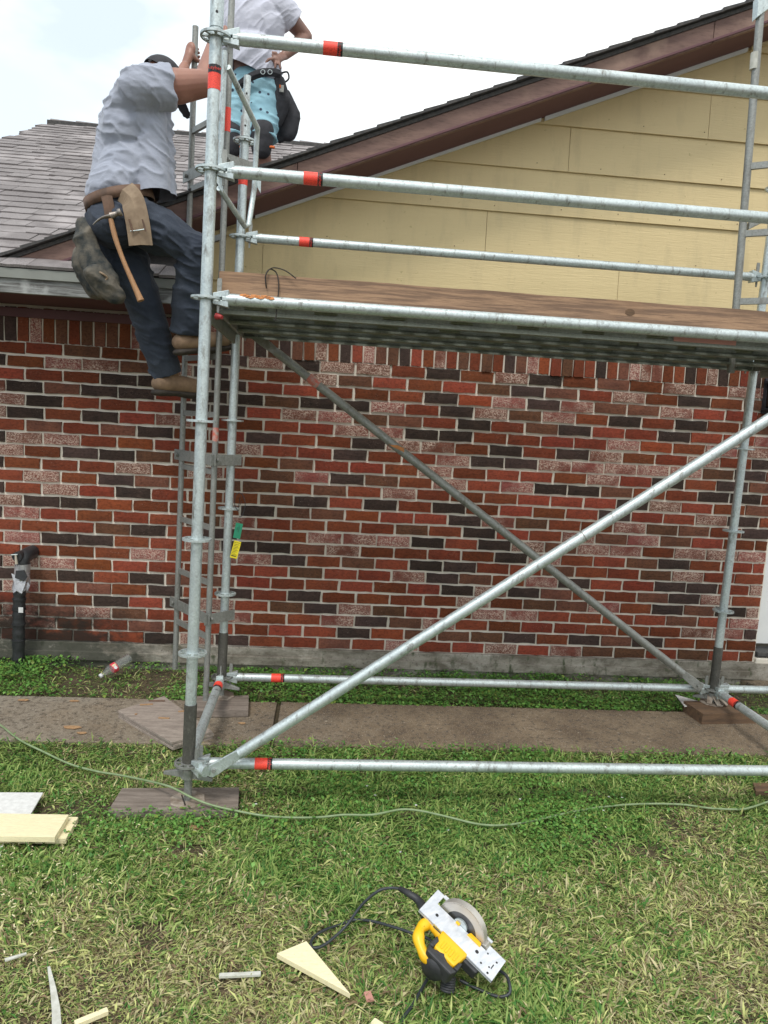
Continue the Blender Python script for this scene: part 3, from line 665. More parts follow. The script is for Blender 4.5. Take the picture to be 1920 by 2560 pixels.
def ledger(p, q, h_tape=None, mat='galv', name='ledger', tape_frac=None, hmat='galv'):
    d = (q-p).normalized(); o = MB().tube(p+d*.10, q-d*.10, TR, n=22).build(name, M[mat], scaf)
    head(o, p, d, SU, hmat); head(o, q, -d, SU, hmat)
    if h_tape is not None: band(o, p+d*h_tape, d, TR)
    return o
def standard(a, b, top, rl, dark=(.015, .25), spig=.21, z_plate=None, name='standard'):
    o = MB().tube(S(a, b, .26), S(a, b, top), TR, n=24).build(name, M['galv'], scaf)
    MB().tube(S(a, b, -.03), S(a, b, .27), .0275, n=24).build('base_collar', M['steel_dark'], o)
    for h in rl:
        r_ = MB(); r_.rosette(S(a, b, h), SU); r_.tube(S(a, b, h-.006), S(a, b, h+.006), .0265, n=22)
        r_.build('rosette', M['galv'] if h > .1 else M['galv_old'], o)
    MB().tube(S(a, b, top-.02), S(a, b, top+spig), .019, n=20).build('spigot', M['galv'], o)
    MB().tube(S(a, b, top-.10), S(a, b, top+.004), TR+.0025, n=22).build('socket', M['galv'], o)
    for hh in (top+spig*.55, top-.05):
        q = S(a, b, hh); vd = (CO-q); vd.z = 0; vd.normalize(); rr = .019 if hh > top else TR+.0025
        MB().tube(q+vd*(rr-.002), q+vd*(rr+.0006), .0055, n=12).build('pin_hole', M['print_black'], o)
    # jack: threaded spindle, wing nut, octagonal plate
    pz = z_plate; base = S(a, b, 0); base.z = pz; d = V((LX, 0, 1)); j = MB(); n = 26; prof = []
    L = S(a, b, -.03).z-pz
    for i in range(n+1): prof += [(L*i/n, .0155 if i % 2 else .0185)]
    j.lathe(base, d, prof, 16).build('spindle', M['galv_old'], o)
    nz = min(L*.55, .11) if L > .08 else L*.6
    wn = MB(); c = S(a, b, -.045); wn.tube(c-SU*.022, c+SU*.02, .032, n=18)
    for sg in (1, -1):
        dd = (SA*sg*.96+SB*(-.28*sg)).normalized(); s2 = dd.cross(SU)
        wn.hexa([c+dd*.02-s2*.016-SU*.02, c+dd*.115-s2*.007-SU*.024, c+dd*.115+s2*.007-SU*.024, c+dd*.02+s2*.016-SU*.02,
                 c+dd*.02-s2*.013+SU*.016, c+dd*.115-s2*.006-SU*.010, c+dd*.115+s2*.006-SU*.010, c+dd*.02+s2*.013+SU*.016])
    wn.build('wing_nut', M['galv_old'], o, .002)
    return o, base
def octo(c, r, par, t=.006, rot=.2):
    poly = [(r*1.06*math.cos(rot+math.pi/4*i+math.pi/8), r*1.06*math.sin(rot+math.pi/4*i+math.pi/8)) for i in range(8)]
    return MB().prism(poly, c, V((1,0,0)), V((0,1,0)), V((0,0,1)), t).build('base_plate', M['plate'], par, .0015)
HS = [0, .5, 1, 1.5, 2, 2.5, 3]
zFL = .040
fl, bFL = standard(0, 0, 3.13, HS, z_plate=zFL); pl = octo(bFL, .075, fl)
MB().tube(bFL+V((.0, -.058, .006)), bFL+V((-.024, -.012, .028)), .003, n=8).build('nail', M['wire'], pl)
bl, bBL = standard(0, SWD, 3.12, HS, z_plate=.098); octo(bBL, .075, bl)
br, bBR = standard(SLN, SWD, 3.12, HS, z_plate=.125); octo(bBR, .07, br)
frs, bFR = standard(SLN, 0, 3.13, HS, z_plate=.055); octo(bFR, .075, frs)
for q, ax_ in ((S(0, 0, 2.80), SU), ): band(fl, q, SU, TR, L=.06, blk=.03)
band(bl, S(0, SWD, 2.77), SU, TR, L=.05, blk=0)
# cement-smeared rag on the right jack
rg = MB(); r0 = random.Random(3)
for i in range(7):
    a_ = i*.9; p0 = bBR+V((math.cos(a_)*.02, math.sin(a_)*.02, .05)); p1 = bBR+V((math.cos(a_)*.07+.02, math.sin(a_)*.06-.02, .006)); s2 = (p1-p0).cross(V((0,0,1))).normalized()*.018
    rg.hexa([p0-s2, p1-s2*.8, p1+s2*.8, p0+s2, p0-s2+V((0,0,.006)), p1-s2*.8+V((0,0,.004)), p1+s2*.8+V((0,0,.004)), p0+s2+V((0,0,.006))])
rg.build('mortar_splash', M['plate'], br)
# ledgers
ledger(S(0, 0, 0), S(SLN, 0, 0), .29); ledger(S(0, SWD, 0), S(SLN, SWD, 0), .29)
ledger(S(0, 0, 3), S(SLN, 0, 3), .42); ledger(S(0, 0, 2.5), S(SLN, 0, 2.5), .37); ledger(S(0, SWD, 2.5), S(SLN, SWD, 2.5), .32)
dl = ledger(S(0, 0, 2), S(SLN, 0, 2)); dl['label'] = 'front deck ledger with an orange scuff near its left end'
sc_ = MB(); q = S(.14, 0, 2); vd = V((0, -.72, .69)); vd = (vd-SA*vd.dot(SA)).normalized(); sd_ = SA.cross(vd)
for i in range(9): sc_.prism([(0, -.006), (.020, -.009), (.028, .004), (.012, .010), (-.004, .004)], q+SA*(.014*i)+vd*(TR+.0006)+sd_*(.004*((i*7) % 3-1)), SA, sd_, vd, .0008)
sc_.build('orange_scuff', M['orange_paint'], dl)
ledger(S(0, SWD, 2), S(SLN, SWD, 2), mat='galv_old'); ledger(S(SLN, SWD, 0), S(SLN*2, SWD, 0), None)
t1 = ledger(S(0, SWD, 0), S(0, 0, 0), .14, name='transom'); t2 = ledger(S(SLN, SWD, 0), S(SLN, 0, 0), .21, name='transom')
for a in (0, SLN):
    o = ledger(S(a, SWD, 2), S(a, 0, 2), name='deck_transom', mat='deck', hmat='galv_old')
    b = MB(); b.box((S(a, SWD/2, 1.955)+S(a, SWD/2, 1.955))/2, (.012, SWD-.16, .075), SA, SB, SU); b.build('transom_web', M['deck'], o)
for a in (SLN,): ledger(S(a, SWD, 2.5), S(a, 0, 2.5), name='end_guard_rail'); ledger(S(a, SWD, 3), S(a, 0, 3), name='end_guard_rail')
# red reflector-like wedge tip below the deck head
MB().tube(S(.045, -.005, 1.93), S(.07, -.02, 1.925), .014, .008, n=10).build('red_cap', M['redpl'], scaf)
# braces
def brace(p, q, dp, dq, mat, off=V((0,0,0))):
    d = (q-p).normalized(); o = MB().tube(p+d*.16, q-d*.16, TR, n=22).build('diagonal_brace', M[mat], scaf)
    n_ = SB
    for e, dd in ((p, d), (q, -d)):
        s2 = n_.cross(dd).normalized()
        MB().prism([(-.012, -.012), (.0, -.026), (.03, -.028), (.10, -.0245), (.17, -.02), (.17, .02), (.10, .0245), (.03, .028), (0, .026), (-.012, .012)], e+dd*.005, dd, s2, n_, .011).build('flattened_end', M[mat], o, .003)
        MB().tube(e+dd*.03-n_*.02, e+dd*.03+n_*.03, .009, n=12).build('rivet', M['galv_old'], o)
    return o
p0 = S(.095, -.055, -.02); p1 = S(SLN-.095, -.055, 2.0)
bf = brace(p0, p1, 0, 0, 'galv')
for e, sg in ((S(0, 0, 0), 1), (S(SLN, 0, 2), -1)):
    d_ = (SA*sg-SB*.9).normalized(); head(bf, e, d_, SU)
dd = (p1-p0).normalized(); MB().tube(p0+dd*1.93, p0+dd*1.936, TR+.0008, n=22).build('weld_seam', M['galv_old'], bf)
q0 = S(.09, SWD-.055, 1.985); q1 = S(SLN-.11, SWD-.05, .02)
bb = brace(q0, q1, 0, 0, 'galv_old'); dd = (q1-q0).normalized()
MB().tube(q0+dd*.39, q0+dd*.46, TR+.001, n=20).build('tape', M['red_tape_worn'], bb)
vb = (CO-(q0+dd*1.0)).normalized(); vb = (vb-dd*vb.dot(dd)).normalized()
MB().prism([(0, .018), (.10, -.004), (.085, -.022), (.045, -.012)], q0+dd*.97+vb*(TR-.002), dd, dd.cross(vb), vb, .006).build('orange_mark', M['orange_paint'], bb)

# ---------------------------------------------------------------- deck planks (punched steel, open underneath)
PW = (SWD-.125)/3
for k in range(3):
    b0 = .068+PW*k; zt = 2.022; pln = thing('scaffold_plank', S(SLN/2, b0+PW/2, 2.0), ('steel deck plank nearest the camera, pink sticker on its side', 'middle steel deck plank of the three, seen from below', 'steel deck plank nearest the brick wall, its edge above the bricks')[k], 'deck plank', 'steel planks of the scaffold deck')
    b = MB(); na = 94; L0, L1 = .05, SLN-.05; da = (L1-L0)/na; rowsB = [0, .045, .075, .115, .145, .17, .20, .245, .275, PW-.008]
    zs = [0, 0, 0, 0, -.012, -.012, 0, 0, 0, 0]
    for i in range(na):
        for j in range(9):
            hole = (j == 1 and i % 4 in (1, 2)) or (j == 7 and i % 4 in (0, 3)) or (j == 4 and i % 8 in (3, 4, 5)) or (j == 3 and i % 5 == 2) or (j == 6 and i % 6 == 1)
            if hole and 1 < i < na-2: continue
            a0, a1 = L0+da*i, L0+da*(i+1)
            vs = [S(a0, b0+rowsB[j], zt+zs[j]), S(a1, b0+rowsB[j], zt+zs[j]), S(a1, b0+rowsB[j+1], zt+zs[j+1]), S(a0, b0+rowsB[j+1], zt+zs[j+1])]
            b.add(vs, [(0, 1, 2, 3)])
    b.build('deck_sheet', M['deck'], pln)
    for e, sg in ((b0+.002, 1), (b0+PW-.010, -1)):
        s_m = MB(); n2 = 60; dl_ = (L1-L0)/n2
        prof = [(0, 0), (0, -.028), (.004*sg, -.034), (.004*sg, -.050), (0, -.056), (0, -.070), (.022*sg, -.072), (.022*sg, -.062)]
        vs = [S(L0+dl_*i, e+p_[0], zt+p_[1]) for i in range(n2+1) for p_ in prof]; kp = len(prof)
        s_m.add(vs, [(i*kp+j, (i+1)*kp+j, (i+1)*kp+j+1, i*kp+j+1) for i in range(n2) for j in range(kp-1) if not (j == 2 and i % 6 in (2, 3))])
        s_m.build('side_channel', M['deck'], pln)
    for rr in (.11, .205):
        rbm = MB(); prof = [(-.012, 0), (-.008, -.016), (.008, -.016), (.012, 0)]; vs = [S(a, b0+rr+p_[0], zt+p_[1]-.001) for a in (L0, L1) for p_ in prof]
        rbm.add(vs, [(0, 4, 5, 1), (1, 5, 6, 2), (2, 6, 7, 3)]); rbm.build('rib', M['deck'], pln)
    for a in (.045, SLN-.045):
        MB().hexa([S(a-.006, b0+.01, zt-.07), S(a+.006, b0+.01, zt-.07), S(a+.006, b0+PW-.02, zt-.07), S(a-.006, b0+PW-.02, zt-.07),
                   S(a-.006, b0+.01, zt), S(a+.006, b0+.01, zt), S(a+.006, b0+PW-.02, zt), S(a-.006, b0+PW-.02, zt)]).build('end_plate', M['galv_old'], pln)
    if k == 0:
        st = MB().hexa([S(2.03, b0-.001, zt-.056), S(2.32, b0-.001, zt-.056), S(2.32, b0+.001, zt-.056), S(2.03, b0+.001, zt-.056),
                        S(2.03, b0-.001, zt-.032), S(2.32, b0-.001, zt-.032), S(2.32, b0+.001, zt-.032), S(2.03, b0+.001, zt-.032)]).build('sticker', M['pink'], pln)
# toe board wired on
ty = .0455
tb = thing('toe_board', S(1.5, ty, 2.06), 'long knotty brown timber toe board wired on edge behind the front deck rail', 'toe board')
zl = 2.024; th_ = .092
b = MB(); nn = 24; vs = []
for i in range(nn+1):
    a = .045+(SLN+.35-.045)*i/nn
    for (bb_, z_) in ((ty-.019, zl), (ty-.019, zl+th_), (ty+.019, zl+th_), (ty+.019, zl)): vs.append(S(a, bb_, z_+.0015*math.sin(i*1.7)))
b.add(vs, [(4*i+j, 4*i+4+j, 4*i+4+(j+1) % 4, 4*i+(j+1) % 4) for i in range(nn) for j in range(4)]); b.add(vs[:4], [(0,1,2,3)]); b.add(vs[-4:], [(3,2,1,0)])
tbo = b.build('board', M['toe'], tb)
for a, zz in ((1.80, .045), (2.62, .050)):
    kn = MB(); c = S(a, ty-.0195, zl+zz); kk = 16
    kn.add([c+SA*(.022*math.cos(i*6.283/kk)*(1+.1*math.sin(i*3)))+SU*(.015*math.sin(i*6.283/kk))-SB*.0004 for i in range(kk)], [tuple(range(kk))])
    kn.build('knot', M['pad_brown'], tb)
for lab, pts in (('twisted black tie wire at the left end of the toe board', [(.285, .0, 1.93), (.29, .015, 2.04), (.288, .02, 2.09), (.275, .03, 2.128), (.25, .02, 2.136), (.235, .015, 2.11), (.24, .014, 2.06), (.235, .012, 2.11), (.26, .02, 2.142), (.31, .01, 2.135), (.36, .006, 2.105)]),
                 ('rusty tie wire looped over the right end of the toe board', [(2.73, -.0, 1.93), (2.745, .0, 2.02), (2.748, .012, 2.07), (2.74, .02, 2.115), (2.71, .03, 2.135), (2.70, .03, 2.142), (2.67, .02, 2.12), (2.70, .025, 2.145), (2.745, .02, 2.14), (2.765, .014, 2.08)])):
    tag(MB().path(spline([S(*p) for p in pts], 6), .0028, 6).build('tie_wire', M['wire']), lab, 'wire')

# ---------------------------------------------------------------- swing gate frame on the left end
gt = thing('guard_frame', S(.1, .3, 2.4), 'bent galvanised tube guard frame hooked beside the ladder on the upper left of the scaffold', 'guard rail')
g = [at(562, 128, y=-.98), at(570, 168, y=-.95), at(644, 322, y=-.62), at(642, 345, y=-.60), at(636, 470, y=-.60), at(622, 562, y=-.62), at(612, 566, y=-.64), at(548, 470, y=-.92), at(545, 455, y=-.95)]
MB().path([g[1]]+[g[2], g[3], g[4]]+[g[5], g[6]]+[g[7]], .0125, 12).build('bent_tube', M['galv'], gt)
MB().tube(at(562, 128, y=-.95), at(550, 440, y=-.95), .0115, n=12).build('upright', M['galv'], gt)
for px_, py_, yy in ((548, 455, -.93), (644, 458, -.6)):
    c = at(px_, py_, y=yy); MB().prism([(-.012, .05), (.016, .05), (.016, -.045), (-.012, 0)], c, V((1,0,0)), V((0,0,1)), V((0,1,0)), .006).build('hook_plate', M['galv'], gt, .001)
# ---------------------------------------------------------------- ladder
LT, RT = V((.572, .22, 0)), V((.813, -.10, 0)); LLX = .009
def lp_(base, z): return V((base.x+LLX*z, base.y, z))
lad = thing('ladder', (.69, .06, 0), 'narrow weathered steel ladder clamped to the left end of the scaffold', 'ladder')
zb_l = .165; ztl = at(485, 66, y=.22).z; ztr = at(578, -60, y=-.10).z
MB().tube(lp_(LT, zb_l), lp_(LT, ztl), .0165, n=14).build('stile', M['galv_old'], lad)
o = MB().tube(lp_(RT, .075), lp_(RT, ztr), .0165, n=14).build('stile', M['galv_old'], lad)
MB().tube(lp_(RT, at(541, 1085, y=-.1).z-.04), lp_(RT, at(541, 1085, y=-.1).z+.035), .0172, n=14).build('worn_tape', M['red_tape_worn'], o)
MB().tube(lp_(RT, at(567, 295, y=-.1).z-.07), lp_(RT, at(567, 295, y=-.1).z+.05), .0175, n=14).build('tape', M['red_tape'], o)
for k in range(-8, 8):
    z = 1.739-.317*k*1.0
    if z < .2 or z > ztl-.05: continue
    p, q = lp_(LT, z), lp_(RT, z); d = (q-p).normalized(); s2 = d.cross(V((0, 0, 1))).normalized(); sz_ = V((0, 0, 1))
    MB().box((p+q)/2, ((q-p).length-.028, .018, .03), d, s2, sz_).build('rung', M['galv_old'], lad)
lad_d = (RT-LT).normalized(); lad_n = V((lad_d.y, -lad_d.x, 0)).normalized()
if lad_n.y > 0: lad_n = -lad_n
for py_l, py_r, nm in ((1148, 1150, 0), (1512, 1545, 1), (452, 402, 2)):
    br_ = thing('ladder_bracket', lp_(RT, 1.4), ('ladder clamp bracket at mid height just above the green tag', 'lowest ladder clamp bracket, near the bottom of the brick wall', 'upper ladder clamp bracket beside the climbing man')[nm], 'bracket', 'clamp brackets of the ladder')
    zl_ = at(455, py_l, y=LT.y).z; zr_ = at(548, py_r, y=RT.y).z; zm = (zl_+zr_)/2
    zm = zr_
    l0, r0_ = lp_(LT, zm), lp_(RT, zm); bs = S(0, SWD, zm-FZ)
    off = lad_n*.022
    dd = (r0_-l0).normalized()
    MB().box((l0+r0_)/2+off-dd*.0, ((r0_-l0).length+.10, .006, .062), dd, lad_n, V((0,0,1))).build('flat_bar', M['galv_old'], br_, .001)
    d2 = (bs-r0_); L2 = d2.length; d2.normalize(); n2_ = d2.cross(V((0,0,1)))
    MB().box(r0_+d2*(L2/2)+n2_*.030, (L2+.10, .006, .062), d2, n2_, V((0,0,1))).build('side_bar', M['galv_old'], br_, .001)
    for c in (l0+off*1.3, r0_+n2_*.034):
        MB().tube(c, c+lad_n*.012, .012, n=8).build('bolt', M['galv_old'], br_)
# short ladder section on the right
z0r, z1r = S(0, 0, 2.06).z, 0
yr = -.40
pA, pB = at(1840, 770, y=yr), at(1907, -40, y=yr)
l2 = thing('ladder', (pA.x+.15, yr, pA.z), 'grey steel ladder section rising behind the right end of the toe board', 'ladder')
d_ = (pB-pA).normalized(); pA2 = pA-d_*.34
o = MB().tube(pA2, pB, .0195, n=16).build('stile', M['galv_old'], l2); o2 = MB().tube(pA2+V((.30, -.2, 0)), pB+V((.30, -.2, 0)), .0195, n=16).build('stile', M['galv_old'], l2)
t0 = at(1886, 148, y=yr); MB().tube(t0-d_*.05, t0+d_*.03, .0204, n=14).build('paper_label', M['scrap_white'], o)
for py in (757, 587, 418, 240):
    c = at(1880, py, y=yr); tt = (c.z-pA.z)/d_.z; c = pA+d_*tt; e = c+V((.30, -.2, 0)); dd = (e-c).normalized(); MB().box((c+e)/2, ((e-c).length-.03, .02, .032), dd, dd.cross(V((0,0,1))), V((0,0,1))).build('rung', M['galv_old'], l2)
c = at(1893, 560, y=yr); MB().prism([(-.05, -.035), (.03, .01), (.05, .045), (-.01, .045), (-.05, 0)], c, V((1,0,0)), V((0,0,1)), V((0,1,0)), .03).build('clamp', M['galv_old'], l2, .003)
c = at(1903, 25, y=yr); MB().prism([(-.03, -.05), (.03, .0), (.04, .045), (-.035, .05)], c, V((1,0,0)), V((0,0,1)), V((0,1,0)), .05).build('clamp', M['galv'], l2, .003)
# ---------------------------------------------------------------- scaffold tag with zip tie
tp = S(.035, SWD-.02, 1.5); yt_ = tp.y-.06
c0 = at(597, 1272, y=yt_); c1 = at(597, 1325, y=yt_); c2 = at(588, 1390, y=yt_)
tg = thing('scaffold_tag', c1, 'green and yellow inspection tag hanging from a black zip tie on the rear left post', 'tag')
ring = [at(px_, py_, y=yt_+.0) for px_, py_ in ((596, 1280), (587, 1262), (589, 1240), (598, 1232), (608, 1240), (613, 1262), (606, 1288), (598, 1292))]
MB().path(spline(ring, 5), .0022, 6).build('zip_tie', M['blackplastic'], tg)
MB().path([at(601, 1240, y=yt_), at(596, 1270, y=yt_+.02), at(604, 1254, y=yt_-.01)], .002, 5).build('zip_tail', M['blackplastic'], tg)
def plate(ctr, ang, w_, h_, mat, nm, par, t=.0016):
    ux = V((math.cos(ang), 0, math.sin(ang))); uz = V((-math.sin(ang), 0, math.cos(ang)))
    return MB().prism([(-w_/2, -h_/2), (w_/2, -h_/2), (w_/2, h_/2), (-w_/2, h_/2)], ctr, ux, uz, V((0, -1, 0)), t).build(nm, M[mat], par), ux, uz
cg = at(595, 1327, y=yt_); cy_ = at(589, 1374, y=yt_-.001)
pg, ux, uz = plate(cg, -.16, .040, .088, 'tag_g', 'green_card', tg)
text_obj('card_print', 'SCAFFOLD\nTAG', .0085, cg+V((0, -.0012, .012)), -uz, ux, M['print_black'], pg, .0002)
pyl, ux, uz = plate(cy_, -.22, .040, .10, 'tag_y', 'yellow_card', tg)
text_obj('card_print', 'CAUTION', .0085, cy_+uz*.040+V((0, -.0012, 0)), ux, uz, M['print_black'], pyl, .0002)
for i in range(9):
    wl = (.030, .026, .031, .022, .029, .025, .018, .030, .028)[i]; MB().box(cy_+uz*(.030-.0085*i)+V((0, -.0012, 0))-ux*(.016-wl/2), (wl, .0006, .0022 if i < 8 else .006), ux, V((0,1,0)), uz).build('print_line', M['print_black'], pyl)

# ================================================================ THINGS ON THE GROUND
def board(name, quad_px, ztop, t, mat, label, cat, group=None, tilt=(0, 0, 0, 0)):
    q = [at(px_, py_, z=ztop+tilt[i]) for i, (px_, py_) in enumerate(quad_px)]
    # corners must run counter-clockwise seen from above
    a = sum((q[i].x*q[(i+1) % len(q)].y-q[(i+1) % len(q)].x*q[i].y) for i in range(len(q)))
    if a < 0: q.reverse()
    b = MB(); k = len(q); b.add([v-V((0, 0, t)) for v in q]+q, [tuple(range(k-1, -1, -1)), tuple(range(k, 2*k))]+[(i, (i+1) % k, (i+1) % k+k, i+k) for i in range(k)])
    o = b.build(name, M[mat], None, .0015); return tag(o, label, cat, group)
board('sole_board', [(305, 1970), (598, 1968), (595, 2026), (268, 2030)], zFL-.003, .036, 'pad', 'wide grey plank on the lawn under the jack plate of the front left post', 'board')
board('sole_board', [(486, 1740), (622, 1738), (621, 1774), (486, 1776)], .095, .042, 'pad', 'grey wood pad under the rear left post, on the walkway edge', 'board')
board('sole_board', [(1709, 1752), (1840, 1752), (1895, 1782), (1757, 1784)], .122, .070, 'pad_brown', 'thick brown timber block under the rear right post', 'board')
board('sole_board', [(2020, 1975), (2150, 1975), (2170, 2040), (2010, 2040)], .05, .045, 'pad', 'grey plank under the front right post beyond the photo edge', 'board')
ps = thing('plywood_pile', at(415, 1800, z=.05), 'stack of weathered plywood sheets lying askew on the walkway by the ladder foot', 'plywood')
for k, (dz, dx, an) in enumerate(((.062, 0, 0), (.077, .004, .01), (.092, -.004, 0), )):
    q = [at(px_, py_, z=.092) for px_, py_ in ((296, 1776), (412, 1740), (533, 1828), (432, 1856))]; c = sum(q, V())/4
    q = [c+Matrix.Rotation(an, 3, 'Z') @ (v-c)+V((dx, 0, dz-.092)) for v in q]
    a = sum((q[i].x*q[(i+1) % 4].y-q[(i+1) % 4].x*q[i].y) for i in range(4))
    if a < 0: q.reverse()
    MB().slab(q, .0125).build('plywood_sheet', M['ply'], ps, .001)
for px_, py_, L, a_ in ((366, 1761, .07, .2), (392, 1752, .09, .05), (410, 1795, .06, -.1), (455, 1778, .04, .3), (340, 1785, .012, 0)):
    c = at(px_, py_, z=.095); MB().box(c, (L, .014, .004), V((math.cos(a_), math.sin(a_), 0)), V((-math.sin(a_), math.cos(a_), 0))).build('wood_chip', M['dryleaf'] if L < .08 else M['leather_dk'], ps, .001)
# boards at lower left
board('fibre_cement_board', [(-260, 1979), (108, 1981), (77, 2034), (-300, 2034)], .045, .008, 'fiber', 'pale grey fibre cement board lying flat at the left edge behind the cream boards', 'board')
board('fibre_cement_board', [(-300, 2022), (80, 2022), (72, 2040), (-300, 2055)], .036, .008, 'cream', 'thin cream offcut sheet between the grey board and the cream planks', 'board')
board('cream_plank', [(-420, 2030), (196, 2042), (165, 2096), (-460, 2090)], .036, .024, 'cream', 'lower cream primed plank, its sawn end sticking out furthest right', 'plank')
board('cream_plank', [(-420, 2026), (172, 2036), (137, 2092), (-470, 2084)], .062, .024, 'cream', 'upper cream primed plank lying on the other one at the left edge', 'plank')
board('grey_offcut', [(-70, 2100), (10, 2108), (0, 2142), (-80, 2150)], .012, .008, 'fiber', 'small grey board corner poking out in front of the cream planks', 'board')
board('triangular_offcut', [(692, 2383), (766, 2352), (876, 2484)], .045, .018, 'cream', 'cream triangular board offcut lying on the grass left of the saw', 'offcut', tilt=(-.004, .004, 0))
board('white_scrap', [(1688, 1736), (1760, 1756), (1712, 1766)], .105, .006, 'fiber', 'white pointed board scrap beside the brown timber block', 'scrap')
def stick(pts, w_, t, mat, label, cat='wood scrap', group='sawn scraps on the lawn', z=.03):
    P = [at(a, b_, z=z) for a, b_ in pts]; b = MB(); vs = []
    for i, p in enumerate(P):
        d = (P[min(i+1, len(P)-1)]-P[max(i-1, 0)]).normalized(); s2 = V((-d.y, d.x, 0)); ww = w_ if not isinstance(w_, tuple) else w_[i]
        vs += [p-s2*ww/2-V((0,0,t)), p+s2*ww/2-V((0,0,t)), p+s2*ww/2, p-s2*ww/2]
    k = len(P); b.add(vs, [(4*i+j, 4*i+(j+1) % 4, 4*i+4+(j+1) % 4, 4*i+4+j) for i in range(k-1) for j in range(4)]); b.add(vs[:4], [(3,2,1,0)]); b.add(vs[-4:], [(0,1,2,3)])
    return tag(b.build('wood_scrap', M[mat], None, .001), label, cat)
stick([(122, 2416), (133, 2470), (140, 2520), (143, 2590)], (.008, .016, .022, .026), .012, 'scrap_white', 'longest white strip, pointing up from the bottom edge at lower left')
stick([(187, 2556), (269, 2522)], .018, .014, 'cream', 'short cream batten with square ends near the bottom left')
stick([(12, 2398), (66, 2382)], (.012, .008), .006, 'scrap_white', 'small white sliver on the lawn at the left edge')
stick([(548, 2436), (600, 2434), (652, 2431)], .014, .009, 'scrap_white', 'white split stick left of the triangular offcut')
stick([(474, 2064), (507, 2069)], (.022, .012), .008, 'dryleaf', 'tan wood chip in front of the front left sole board', z=.02)
stick([(918, 2478), (926, 2500)], .022, .006, 'pink', 'little orange-pink fragment between the triangular offcut and the saw', z=.035)
stick([(930, 2552), (952, 2566)], .03, .006, 'cream', 'pale yellow fragment at the bottom edge of the photo', z=.03)
board('loose_brick', [(1882, 1956), (1960, 1958), (1960, 1982), (1890, 1978)], .03, .03, 'pad_brown', 'brown brick paver fragment in the grass at the right edge', 'brick')
for px_, py_, sz_, lab in ((605, 1808, .028, 'pale dry leaf on the walkway right of the front left post'), (178, 1818, .05, 'orange wood chip on the walkway near the green cord'), (205, 1832, .03, 'small orange chip at the walkway front edge on the left'),
                      (60, 1750, .035, 'brown leaf at the back edge of the walkway, far left'), (185, 1752, .03, 'rusty leaf on the walkway behind the plywood')):
    c = at(px_, py_, z=.056); r_ = random.Random(px_); k = 7
    MB().prism([(sz_*math.cos(6.28*i/k)*r_.uniform(.6, 1.1), sz_*.45*math.sin(6.28*i/k)*r_.uniform(.6, 1.1)) for i in range(k)], c, V((1,0,0)), V((0,1,0)), V((0,0,1)), .004).build('dry_leaf', M['dryleaf']); tag(bpy.context.scene.collection.objects[-1], lab, 'leaf')
# green cord
gc = [(-60, 1775, .06), (0, 1812, .058), (50, 1850, .06), (110, 1880, .045), (175, 1910, .04), (240, 1928, .04), (300, 1938, .045), (360, 1950, .07), (410, 1962, .10), (437, 1972, .105), (480, 1994, .075), (530, 2013, .055), (600, 2029, .04), (665, 2040, .035), (730, 2044, .035), (800, 2043, .04),
      (860, 2037, .05), (930, 2037, .05), (1000, 2024, .055), (1050, 2027, .055), (1110, 2040, .045), (1200, 2061, .035), (1270, 2062, .028), (1340, 2050, .03), (1430, 2030, .03), (1510, 2017, .03), (1600, 2010, .03), (1700, 2011, .022), (1780, 2021, .02), (1850, 2023, .025), (1885, 2016, .03), (1960, 1990, .035)]
tag(MB().path(spline([at(a, b_, z=z+.0) for a, b_, z in gc], 6), .0050, 10).build('garden_hose', M['green_hose']), 'thin green cord snaking across the lawn and over the front left sole board', 'cord')
# drain pipe at the left
py0 = WY-.12
pp = thing('drain_pipe', at(48, 1640, y=py0), 'black wrapped pipe with torn silver tape rising by the wall at the far left', 'pipe')
zg = .03; P = [at(46, 1650, y=py0), at(47, 1560, y=py0), at(50, 1470, y=py0), at(60, 1430, y=py0)]; P[0].z = zg-.05
b = MB(); pts = spline(P, 14); b.path(pts, [.037+.003*math.sin(i*2.3) for i in range(len(pts))], 18); b.build('wrapped_pipe', M['blackplastic'], pp)
for k in range(9):
    i = int(2+k*4.3)
    if i < len(pts): MB().tube(pts[i]-V((0,0,.003)), pts[i]+V((.0,0,.004)), .0425, n=18).build('wrap_seam', M['blackplastic'], pp)
MB().box(at(52, 1525, y=py0-.042), (.028, .003, .034)).build('white_sticker', M['white_pl'], pp)
tp_ = [at(55, 1440, y=py0), at(58, 1418, y=py0), at(56, 1408, y=py0)]
b = MB(); r_ = random.Random(4); rings = 6; vs = []
for k in range(rings+1):
    c = at(52+k*.8, 1475-k*11, y=py0)
    for j in range(18):
        a_ = 6.283*j/18; rr = .046*(1+.22*r_.uniform(-1, 1)*(k < 4)); vs.append(c+V((rr*math.cos(a_), rr*math.sin(a_), .012*r_.uniform(-1, 1)*(k < 4))))
b.add(vs, [(k*18+j, k*18+(j+1) % 18, (k+1)*18+(j+1) % 18, (k+1)*18+j) for k in range(rings) for j in range(18)]); b.build('duct_tape', M['duct'], pp)
MB().prism([(-.055, .06), (.0, .035), (.045, .05), (.028, -.02), (.015, -.065), (-.02, -.045)], at(50, 1458, y=py0-.046), V((1,0,0)), V((0,.15,1)).normalized(), V((0,-1,0)), .004).build('torn_tape_flap', M['duct'], pp)
MB().prism([(-.03, .035), (.02, .04), (.04, .0), (.02, -.03), (-.035, -.01)], at(52, 1441, y=py0-.052), V((1,0,0)), V((0,.1,1)).normalized(), V((0,-1,0)), .006).build('crumpled_wrap', M['blackplastic'], pp)
